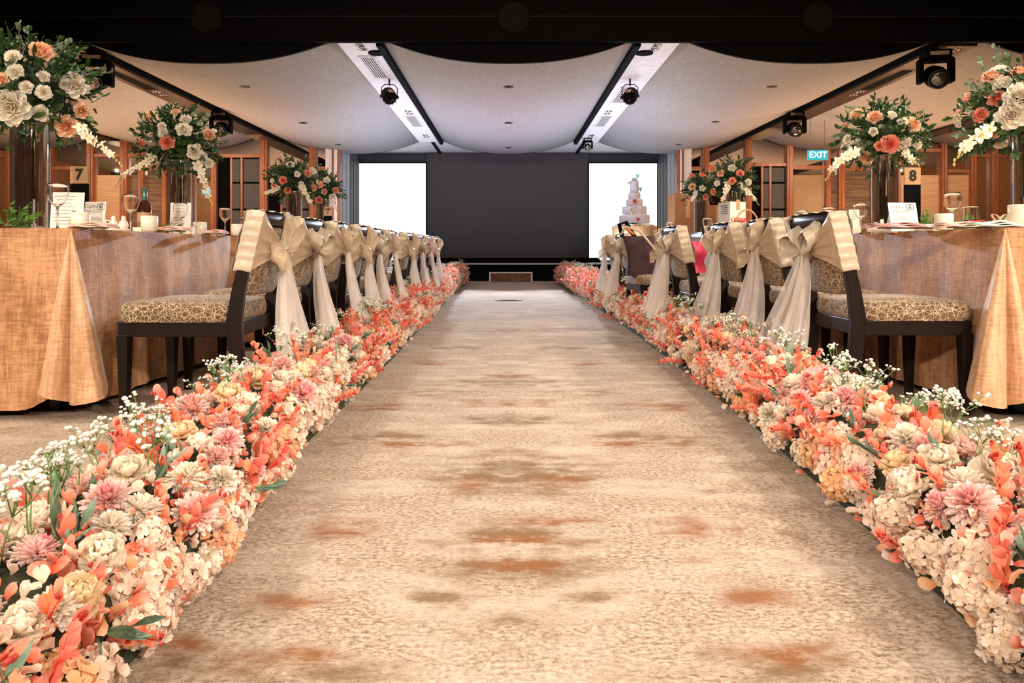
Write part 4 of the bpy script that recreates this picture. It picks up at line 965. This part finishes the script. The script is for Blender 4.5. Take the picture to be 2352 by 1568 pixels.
arrangement(5, 2022, 318, .285, .265, [(2009,269,30,P_),(1968,262,28,P_),(2045,331,38,K_),(1990,361,28,P_),(1966,337,32,W_),(2006,302,18,W_),(2048,264,20,W_),(2073,280,22,W_),(2097,285,32,P_),(2083,326,22,W_),(2108,331,22,W_),(1946,320,20,W_),(2020,335,20,K_)],
            [([(1970, 345), (1945, 358), (1922, 372), (1908, 392), (1896, 414)], .036), ([(2070, 340), (2080, 355), (2095, 368), (2110, 380)], .032)], True)
arrangement(6, 1682, 417, .29, .25, [(1636,388,16,K_),(1655,398,16,P_),(1700,398,16,K_),(1682,415,15,K_),(1639,440,15,K_),(1682,386,17,W_),(1719,418,14,W_),(1647,421,12,W_),(1700,425,12,W_)],
            [([(1672, 420), (1668, 437), (1660, 455), (1655, 470)], .036), ([(1705, 430), (1720, 443), (1732, 455), (1742, 470)], .032)], False)
arrangement(7, 1606, 435, .25, .22, [(1613,401,14,K_),(1589,404,13,K_),(1590,429,15,P_),(1621,452,13,K_),(1581,455,13,P_),(1613,432,13,W_)], [([(1600, 440), (1592, 455), (1582, 470)], .03)], False)

# ---------------------------------------------------------------- things on the tables
def wine_glass(h=.20, r=.043):
    b = h*.50; o = [(0, 0), (.034, .0), (.036, .003), (.012, .006), (.004, .012), (.0035, h-b-.012), (.008, h-b)]
    for k in range(1, 9):
        u = k/8; o.append((r*(math.sin(pi*(.06+.62*u))**.75)*(1.0 if u < .62 else 1-.10*(u-.62)), h-b+b*u))
    inn = [(q[0]-.0013, q[1]) for q in o[7:]][::-1]+[(.0, h-b+.006)]
    return MB().lathe(o+inn, 28)
WG = wine_glass().mesh('glass_body', GLASS)
def glass_at(px, top, bowl, label, dd=None):
    d = dd or FPX*.084/bowl; p = P(px, top, d); h = p.z-ZT
    t = thing('wine_glass', label, 'wine glass', (p.x, d, ZT), 0, 'wine glasses on the tables'); k = h/.20
    put('glass_body', WG, t, Matrix.Diagonal((min(1.2, max(.8, k)), min(1.2, max(.8, k)), k, 1)))
for q in ((132, 422, 44, 'large clear wine glass before the menu card nearest the camera', 3.1), (300, 447, 38, 'clear wine glass beside the dark spirit bottle', 3.55), (415, 466, 31, 'clear wine glass before the second tall vase', 4.15),
          (517, 477, 28, 'clear wine glass beyond the second vase, near the table end', 4.40), (590, 490, 24, 'wine glass half hidden by the nearest sashed chair', 5.2), (562, 498, 22, 'small wine glass left of the nearest sashed chair back', 5.4),
          (1977, 467, 31, 'clear wine glass beside the number eight vase', 4.1), (2187, 443, 41, 'large clear wine glass before the pale wood panel', 3.35), (1842, 483, 25, 'wine glass peeking over the second chair right of the aisle', 5.3),
          (1904, 475, 28, 'wine glass peeking over the nearest chair right of the aisle', 4.45), (1790, 498, 20, 'small wine glass between the second and third chairs right of the aisle', 5.9), (2372, 446, 44, 'wine glass cut by the photo edge beside the right vase', 3.1),
          (1540, 510, 16, 'small wine glass behind the white wine carton', 7.6), (1625, 500, 18, 'small wine glass left of the white wine carton', 6.3)): glass_at(*q[:3], q[3], q[4])
m = MB().lathe([(0, 0), (.03, 0), (.035, .004), (.038, .03), (.038, .072), (.036, .074), (.034, .072), (.034, .01), (0, .008)], 28); CUP = m.mesh('cup_body', PORC)
def cup_at(px, d, label, k=1):
    p = P(px, 0, d); t = thing('tea_cup', label, 'cup', (p.x, d, ZT), 0, 'cream tea cups'); put('cup_body', CUP, t, SC(k))
for q in ((185, 3.02, 'cream handleless tea cup before the camera card on the number seven table'), (343, 3.35, 'cream tea cup before the dark spirit bottle'), (459, 4.1, 'cream tea cup right of the second tall vase'), (545, 4.42, 'cream tea cup at the far corner of the number seven table'),
          (1958, 3.95, 'cream tea cup left of the tall vase on the number eight table'), (2168, 3.15, 'cream tea cup before the large wine glass, number eight table'), (2348, 2.92, 'cream tea cup nearest the camera, cut by the photo edge', 1.35)): cup_at(*q)
def card_at(px, d, wpx, hpx, label, lean, rz, kind):
    p = P(px, 0, d); w_, h = wpx*d/FPX, hpx*d/FPX
    t = thing('menu_card' if kind == 'menu' else 'camera_card', label, 'card', (p.x, d, ZT), rz, 'paper cards on the tables')
    M = RX(-lean); MB().box(-w_/2, w_/2, -.001, .001, 0, h, M=M).build('sheet', PAPER, t)
    MB().box(-w_*.4, w_*.4, -.001, .001, 0, h*.7, M=T(0, h*math.sin(lean)*1.4+.03, 0) @ RX(.35)).build('back_stand', PAPER, t)
    if kind == 'menu':
        m = MB(); r = random.Random(int(px))
        for k in range(9): 
            l = w_*r.uniform(.18, .34); z = h*(.90-.088*k); m.box(-w_*.1-l, -w_*.1+l, -.0016, -.001, z-.0012, z+.0012, M=M)
        m.build('printed_lines', GREYINK, t)
    else:
        text('lettering', 'Capture', h*.17, t, M @ T(-w_*.12, -.0014, h*.86) @ FACE, GREYINK, .35, -.0004); text('lettering', 'the Love', h*.17, t, M @ T(-w_*.08, -.0014, h*.70) @ FACE, GREYINK, .35, -.0004)
        m = MB(); c = (w_*.28, h*.84); m.lathe([(h*.055, 0), (h*.07, 0)], 16, M @ T(c[0], -.0014, c[1]) @ FACE); m.lathe([(0, 0), (h*.03, 0)], 12, M @ T(c[0]-h*.01, -.0014, c[1]-h*.01) @ FACE)
        a, b = h*.12, h*.09
        for z in (-b, b): m.box(c[0]-a, c[0]+a, -.0016, -.001, c[1]+z-.001, c[1]+z+.001, M=M)
        for x in (-a, a): m.box(c[0]+x-.001, c[0]+x+.001, -.0016, -.001, c[1]-b, c[1]+b, M=M)
        m.box(c[0]-a*.4, c[0]+a*.3, -.0016, -.001, c[1]+b, c[1]+b+.003, M=M); m.build('camera_icon', INK, t)
        m = MB()
        for k, f in enumerate((.22, .3, .3)): z = h*(.5-.045*k); m.box(-w_*f, w_*f, -.0016, -.001, z-.0008, z+.0008, M=M)
        m.build('printed_lines', GREYINK, t)
card_at(152, 3.45, 70, 92, 'tall white menu card behind the nearest wine glass', .12, .15, 'menu')
card_at(213, 3.6, 52, 72, 'small white camera card behind the tea cup on the number seven table', .15, -.1, 'cam')
card_at(413, 4.3, 46, 76, 'pale menu card behind the wine glass at the second vase', .1, .1, 'menu')
card_at(2080, 3.35, 70, 68, 'white camera card leaning before the number eight stand', .2, .12, 'cam')
card_at(1964, 4.3, 24, 60, 'narrow white card behind the wine glass by the number eight vase', .1, 0, 'menu')
def number_stand(px, top, wpx, d, body, label, ch):
    p = P(px, top, d); w_ = wpx*d/FPX; h = p.z-ZT; t = thing('table_number', label, 'sign', (p.x, d, ZT), 0, 'table number stands')
    MB().box(-w_/2, w_/2, -.006, .006, 0, h-ch).build('black_stand', BLACK, t); MB().box(-w_*.6, w_*.6, -.04, .04, 0, .012).build('base', BLACK, t)
    MB().box(-w_/2, w_/2, -.007, .007, h-ch, h).build('number_card', KRAFT, t, bevel=.002)
    if '\n' in body:
        a, b = body.split('\n'); text('lettering', a, ch*.45, t, T(0, -.0085, h-ch*.32) @ FACE, INK, 0, .001); text('lettering', b, ch*.4, t, T(0, -.0085, h-ch*.7) @ FACE, INK, 0, .001)
    else: text('lettering', body, ch*.85, t, T(0, -.0085, h-ch*.5) @ FACE, INK, 0, .003)
number_stand(183, 382, 41, 4.2, '7', 'kraft card with a seven on a black stand, behind the paper menu', .104)
number_stand(2095, 385, 37, 4.4, '8', 'kraft card with an eight on a black stand beside the tall vase', .108)
number_stand(753, 475, 18, 9.0, 'VIP\n1', 'small kraft VIP card on a far black stand', .115)
# spirit bottle
p = P(332, 430, 4.0); t = thing('spirit_bottle', 'dark brown spirit bottle with green foil cap on the number seven table', 'bottle', (p.x, 4.0, ZT)); h = p.z-ZT
MB().lathe([(0, 0), (.036, 0), (.038, .01), (.038, h*.58), (.03, h*.66), (.014, h*.72), (.013, h*.80), (0, h*.80)], 24).build('bottle_body', mat('dark_amber_glass', (.05, .012, .004), .08, coat=.5), t, True)
MB().lathe([(.0145, h*.72), (.0155, h*.73), (.0155, h*.99), (.012, h), (0, h)], 20).build('foil_cap', mat('green_foil', (.10, .19, .17), .3, .4), t, True)
MB().lathe([(.0386, h*.14), (.0386, h*.46)], 24).build('paper_label', KRAFT, t, True)
# napkins with cutlery
def napkin(px, d, wpx, label, mt, rz=0, col=None):
    p = P(px, 0, d); w_ = wpx*d/FPX; t = thing('folded_napkin', label, 'napkin', (p.x, d, ZT), rz, 'folded napkins')
    for k in range(3):
        z = .003+k*.007
        def sh(u, v, k=k, z=z): return Vector(((u-.5)*w_*(1-.05*k), (v-.5)*.10*(1-.08*k), z+.005*math.sin(pi*u)+.003*math.sin(u*9+k)))
        m = MB().grid(sh, 12, 4); o = m.build('fold', mt, t, True); sd = o.modifiers.new('s', 'SOLIDIFY'); sd.thickness = .005; sd.offset = 1
    MB().box(-w_*.42, w_*.55, -.056, -.050, .0, .004).build('dark_edge', mat('dark_cutlery', (.03, .012, .01), .3) if 'dark_cutlery' not in bpy.data.materials else bpy.data.materials['dark_cutlery'], t)
for q in ((215, 2.97, 92, 'pink folded napkin nearest the camera on the number seven table', PINKN), (395, 3.45, 74, 'pink folded napkin before the second tall vase', PINKN), (497, 4.05, 44, 'pink folded napkin by the far tea cups', PINKN), (575, 4.40, 30, 'pink folded napkin at the far corner by the first chair', PINKN),
          (2055, 3.0, 130, 'mauve folded napkin before the leaning camera card', mat('mauve_napkin', (.50, .27, .24), .75)), (2200, 2.93, 100, 'pink folded napkin with open loop before the tea cup', PINKN), (2275, 2.88, 110, 'pale sage folded napkin at the near end of the table', SAGEN),
          (1822, 5.2, 36, 'small pink folded napkin between the second and third chairs', PINKN)): napkin(*q[:5])
# greenery on the tables
def greens(px, d, label, n, sc):
    p = P(px, 0, d); t = thing('table_greenery', label, 'greenery', (p.x, d, ZT), 0, 'leafy table sprigs'); r = random.Random(int(px))
    for k in range(n):
        a = r.uniform(0, 6.28); dv = Vector((math.cos(a), math.sin(a)*.5, r.uniform(.15, .8))).normalized()
        put('leaf_branch', ME['ruscus_bright', k % 2], t, T(r.uniform(-.03, .03), r.uniform(-.015, .015), .012) @ orient(dv, r.uniform(0, 6), r, .1) @ SC(sc*r.uniform(.7, 1.1)))
BRIGHT = petal_mat('fresh_green_leaf', [(0, (.04, .10, .015)), (.6, (.10, .22, .04)), (1, (.22, .36, .09))], .2, .2)
for i in range(2): ME['ruscus_bright', i] = leafy(90+i, 11, .055, .12, .38, tilt=.8, curl=.6, bend=.4).mesh('leaf_branch', [BRIGHT, GRST])
for q in ((28, 2.96, 'fresh green leaf sprigs at the near left table edge', 11, 1.0), (200, 3.3, 'green leaves poking out behind the tea cup and camera card', 4, .8), (367, 3.9, 'green leaves left of the second tall vase', 7, .8), (255, 3.45, 'few leaves by the white cruet set', 3, .6),
          (2128, 3.5, 'dark leaves spreading right of the leaning camera card', 6, .9), (2265, 3.35, 'green leaves right of the straight glass tumbler', 9, .9), (1940, 4.3, 'small leaves at the far end beside the tea cup', 4, .6), (2205, 3.5, 'white flecked leaves behind the wine glass', 4, .8)): greens(*q)
# cruet sets, dishes, tumbler, favours
def cruets(px, d, label):
    p = P(px, 0, d); t = thing('cruet_set', label, 'cruet set', (p.x, d, ZT), 0, 'white cruet sets')
    MB().lathe([(0, 0), (.05, 0), (.055, .006), (.05, .01), (0, .008)], 20).build('tray', PORC, t, True)
    for s in (-1, 1):
        MB().lathe([(0, .009), (.018, .009), (.022, .025), (.017, .045), (.008, .052), (.010, .06), (.007, .07), (0, .072)], 16, T(s*.024, 0, 0)).build('shaker', PORC, t, True)
    MB().tube([(-.046, 0, .03), (-.062, 0, .038), (-.062, 0, .052), (-.044, 0, .05)], .004, 6).build('handle', PORC, t, True)
cruets(272, 3.3, 'white porcelain cruet set between the two wine glasses'); cruets(2036, 3.65, 'white porcelain cruet set beside the leaning camera card')
def dish(px, d, w_, label):
    p = P(px, 0, d); t = thing('sauce_dish', label, 'dish', (p.x, d, ZT), 0, 'cream dishes')
    MB().lathe([(0, 0), (.45, 0), (.5, .35), (.48, .35), (.42, .06), (0, .05)], 24, Matrix.Diagonal((w_, w_*.6, .09, 1))).build('bowl', PORC, t, True)
dish(2015, 3.5, .11, 'cream sauce dish left of the leaning camera card'); dish(2132, 3.3, .13, 'long cream dish between the camera card and tea cup'); dish(330, 3.75, .12, 'cream dish behind the tea cup at the bottle'); dish(500, 4.3, .09, 'cream dish at the far cups')
p = P(2229, 473, 3.2); t = thing('glass_tumbler', 'straight sided clear tumbler holding a pale paper before green leaves', 'tumbler', (p.x, 3.2, ZT)); h = p.z-ZT
MB().lathe([(0, 0), (.034, 0), (.0349, .002), (.035, .01), (.035, h-.006), (.0349, h-.001), (.0331, h-.001), (.033, h-.006), (.033, .014), (.0329, .007), (0, .007)], 28).build('glass_body', GLASS, t, True)
MB().lathe([(0, .009), (.0315, .009), (.0315, h*.45), (0, h*.45)], 24).build('paper_roll', SAGEN, t, True)
def favour(px, d, label):
    p = P(px, 0, d); t = thing('favour_box', label, 'gift box', (p.x, d, ZT), .3, 'ribboned favour boxes')
    MB().box(-.022, .022, -.022, .022, 0, .045).build('box', PAPER, t, bevel=.002); MB().box(-.004, .004, -.0225, .0225, 0, .046).build('ribbon', PINKN, t)
    for s in (-1, 1):
        m = MB().grid(lambda u, v: Vector((s*.024*(1-math.cos(2*pi*u)), (v-.5)*.012, .047+.012*math.sin(2*pi*u)+.010*(1-math.cos(2*pi*u)))), 14, 2); m.build('bow_loop', PINKN, t, True)
favour(440, 4.05, 'small favour box with peach bow right of the menu card'); favour(2297, 3.15, 'small favour box with peach bow right of the leaves'); favour(1812, 5.0, 'small favour box with peach bow beyond the second chair'); favour(1932, 4.4, 'small favour box with peach bow at the far end of the number eight table')
p = P(2238, 0, 2.95); t = thing('gift_tag', 'small red gift tag on the pink napkin', 'tag', (p.x, 2.95, ZT+.03)); MB().box(-.022, .022, -.006, .006, 0, .006).build('tag_card', REDP, t); MB().tube([(.02, 0, .003), (.035, 0, .006), (.045, 0, .002)], .0015, 5).build('tag_string', REDP, t)

# ---------------------------------------------------------------- cartons, bag, basket, cake
p = P(1681, 460, 6.3); h = p.z-ZT; t = thing('wine_carton', 'tall white carton with red fragile label on the second right table', 'carton', (p.x, 6.3, ZT), .35)
MB().box(-.085, .085, -.085, .085, 0, h-.02).build('carton_body', CARTON, t, bevel=.004); MB().box(-.086, .086, -.02, .02, h-.022, h-.014).build('tape', KRAFT, t)
for s in (-1, 1): MB().box(min(0, s*.086), max(0, s*.086), -.086, .086, h-.022, h-.018).build('flap', CARTON, t)
MB().box(-.02, .02, -.0865, -.0855, h*.75, h).build('tape_strip', KRAFT, t)
MB().box(-.075, .078, -.0875, -.086, h*.38, h*.55).build('red_label', REDP, t)
text('lettering', 'FRAGILE', .026, t, T(.018, -.088, h*.51) @ FACE, CARTON); text('lettering', 'GLASS', .022, t, T(.018, -.088, h*.42) @ FACE, CARTON)
m = MB(); m.lathe([(.002, 0), (.012, 0), (.012, .002), (.003, .004), (.003, .02), (.012, .03), (.014, .045)], 10, T(-.055, -.088, h*.41) @ Matrix.Diagonal((1, .1, 1, 1))); m.build('glass_symbol', CARTON, t)
m = MB()
for k in range(5): m.box(-.0865, -.0858, -.05, .05-.012*(k % 3), h*(.85-.05*k), h*(.865-.05*k))
m.build('printed_lines', INK, t)
for i, (x, y, w_, d_, z0, z1, lab, rz) in enumerate(((3.05, 11.6, .74, .5, 0, .82, 'brown cardboard box standing on the floor, under the tall one', 0), (2.92, 11.6, .42, .40, .82, 1.62, 'tall brown cardboard box on top of another box', .06), (3.42, 11.5, .36, .36, .82, 1.42, 'smaller brown cardboard box beside the tall one', -.08))):
    t = thing('cardboard_box', lab, 'box', (x, y, z0), rz, 'brown cardboard boxes')
    MB().box(-w_/2, w_/2, -d_/2, d_/2, 0, z1-z0-.008).build('box_body', CARD, t, bevel=.006)
    for s in (-1, 1): MB().box(-w_/2, w_/2, min(0, s*d_/2), max(0, s*d_/2), z1-z0-.008, z1-z0-.001).build('flap', CARD, t)
    MB().box(-.03, .03, -d_/2-.002, -d_/2, (z1-z0)*.5, z1-z0).build('tape', KRAFT, t)
# bag on the chair
t = thing('tote_bag', 'large maroon bag with striped carry strap leaning on the unsashed chair', 'bag', (1.20, 6.02, .49), .1)
def bag(u, v):
    a = 2*pi*u; z = v; x = math.cos(a); y = math.sin(a); e = .6; x = math.copysign(abs(x)**e, x); y = math.copysign(abs(y)**e, y)
    wx = .19*(1-.30*z); wy = .085*(1-.55*z); return Vector((x*wx-.10*z+.03*math.sin(z*3), y*wy-.02*z, -.02+.34*z))
MB().grid(bag, 32, 10).build('bag_body', MAROON, t, True)
MB().tube([(-.24, -.02, .33), (-.20, -.03, .40), (-.08, -.05, .36), (.05, -.06, .20), (.17, -.05, .03)], .012, 8).build('strap', SATIN, t, True)
MB().tube([(-.22, -.0, .31), (-.25, 0, .42), (-.19, 0, .44), (-.13, 0, .34), (-.10, 0, .30)], .018, 8).build('padded_handle', BLACK, t, True)
MB().tube([(-.20, -.035, .385), (-.13, -.05, .33)], .012, 8).build('orange_grip', mat('orange_grip', (.7, .16, .03), .5), t, True)
MB().box(-.05, .09, -.075, -.065, .03, .17).build('front_pocket', MAROON, t, bevel=.008)
# wicker basket on the table
p = P(1503, 555, 5.6); t = thing('wicker_basket', 'pale wicker basket with tall handle beside the maroon bag', 'basket', (1.90, 5.55, ZT), .2)
m = MB(); m.lathe([(0, 0), (.075, 0), (.10, .10), (.094, .10), (.07, .008), (0, .008)], 24); m.build('basket_body', WICKER, t, True)
for k in range(18):
    a = 2*pi*k/18; MB().tube([(.077*math.cos(a), .077*math.sin(a), 0), (.104*math.cos(a), .104*math.sin(a), .105)], .006, 5).build('stake', WICKER, t)
for z, q in ((.004, .08), (.055, .092), (.105, .103)): MB().tube([(q*math.cos(2*pi*k/20), q*math.sin(2*pi*k/20), z) for k in range(21)], .006, 5).build('woven_ring', WICKER, t)
MB().tube([(.1*math.cos(pi*k/12), 0, .10+.13*math.sin(pi*k/12)) for k in range(13)], .007, 6).build('handle', WICKER, t, True)
t = thing('folded_shawl', 'crumpled magenta cloth lying in the wicker basket', 'cloth', (1.90, 5.55, ZT+.09)); m = MB(); m.ball((0, 0, .0), .08, 14, 9, 0, .55)
m.v = [(v[0]*(1+.15*math.sin(9*v[1]*30)), v[1], v[2]*(1+.2*math.sin(v[0]*80))) for v in m.v]; m.build('cloth_body', MAGENTA, t, True)
t = thing('jacket', 'bright pink cloth hanging over the chair beside the bag', 'clothing', (1.52, 5.72, .50))
MB().grid(lambda u, v: Vector((.10*(u-.5)*2+.01*math.sin(v*12), .03*math.sin(u*9)+.02*math.sin(v*7), .26*v)), 12, 12).build('cloth_body', mat('pink_cloth', (.72, .05, .12), .6), t, True)
# cake on a cocktail table
D = 12.4; cx = P(1457, 0, D).x; zc = P(0, 519, D).z
t = thing('cocktail_table', 'tall round table under gold cloth carrying the wedding cake', 'table', (cx, D, 0))
MB().lathe([(.10, 0), (.26, 0), (.36, zc-.25), (.40, zc-.02), (.39, zc), (0, zc)], 32).build('cloth_skirt', mat('gold_satin', (.72, .48, .24), .28, col2=(.5, .3, .14), scale=5, stretch=(4, 4, .6)), t, True)
t = thing('wedding_cake', 'tiered pale wedding cake with small flowers before the lit screen', 'cake', (cx, D, zc))
k = D/FPX
MB().lathe([(0, 0), (.34, 0), (.34, .018), (0, .018)], 32).build('cake_board', STEEL, t)
MB().lathe([(0, .018), (.05, .018), (.05, .05), (0, .05)], 16).build('pedestal', STEEL, t)
z = .05
for i, (wpx, hpx) in enumerate(((69, 19), (55, 20), (37, 16), (27, 15), (19, 27))):
    r_ = wpx*k/2; hh = hpx*k; MB().lathe([(0, z), (r_, z), (r_, z+hh-.01), (r_-.01, z+hh), (0, z+hh)], 28).build('tier', CAKE, t, False, bevel=0)
    MB().lathe([(r_, z), (r_+.006, z), (r_+.006, z+.012), (r_, z+.012)], 28).build('tier_ribbon', WHITE, t); z += hh
MB().ball((0, 0, z), .05, 10, 8, 0, 1.2).build('topper', CAKE, t, True); MB().tube([(-.06, 0, z-.06), (-.1, -.02, z-.03), (-.12, -.02, z-.05)], .02, 7).build('topper_bow', CAKE, t, True)
CY = petal_mat('aqua_feather', [(0, (.25, .60, .62)), (1, (.5, .85, .85))])
for dx, dz in ((.05, .03), (.10, -.20), (.10, -.44)):
    m = MB()
    for q in range(5): put_petal(m, petal(.10, .03, 3, 2, .2, 0, .4, 0), RZ(q*1.25) @ RY(-.9))
    m.build('aqua_feather', CY, t, True, M=T(dx, -.04, z+dz))
for q, (px, py, kind, s_) in enumerate(((1459, 462, 'coral_rose', .9), (1467, 462, 'white_rose', .9), (1449, 483, 'pink_dahlia', .7), (1457, 482, 'cream_peony', 1.0), (1453, 491, 'white_rose', .9), (1460, 499, 'peach_rose', .9), (1464, 504, 'coral_rose', .8), (1455, 476, 'white_rose', .7))):
    pp = P(px, py, D-.2); rr = abs(pp.z-zc); put(kind, ME[kind, q % 3], t, T(pp.x-cx, -(.30-.28*(pp.z-zc)/.85), pp.z-zc) @ RX(pi/2*.9) @ SC(s_))

# lettering as plain meshes
bpy.context.view_layer.update(); dg = bpy.context.evaluated_depsgraph_get()
for o in [o for o in bpy.data.objects if o.type == 'FONT']:
    me = bpy.data.meshes.new_from_object(o.evaluated_get(dg)); nm, pa, M = o.name, o.parent, o.matrix_basis.copy()
    bpy.data.objects.remove(o); put(nm.split('.')[0], me, pa, M)
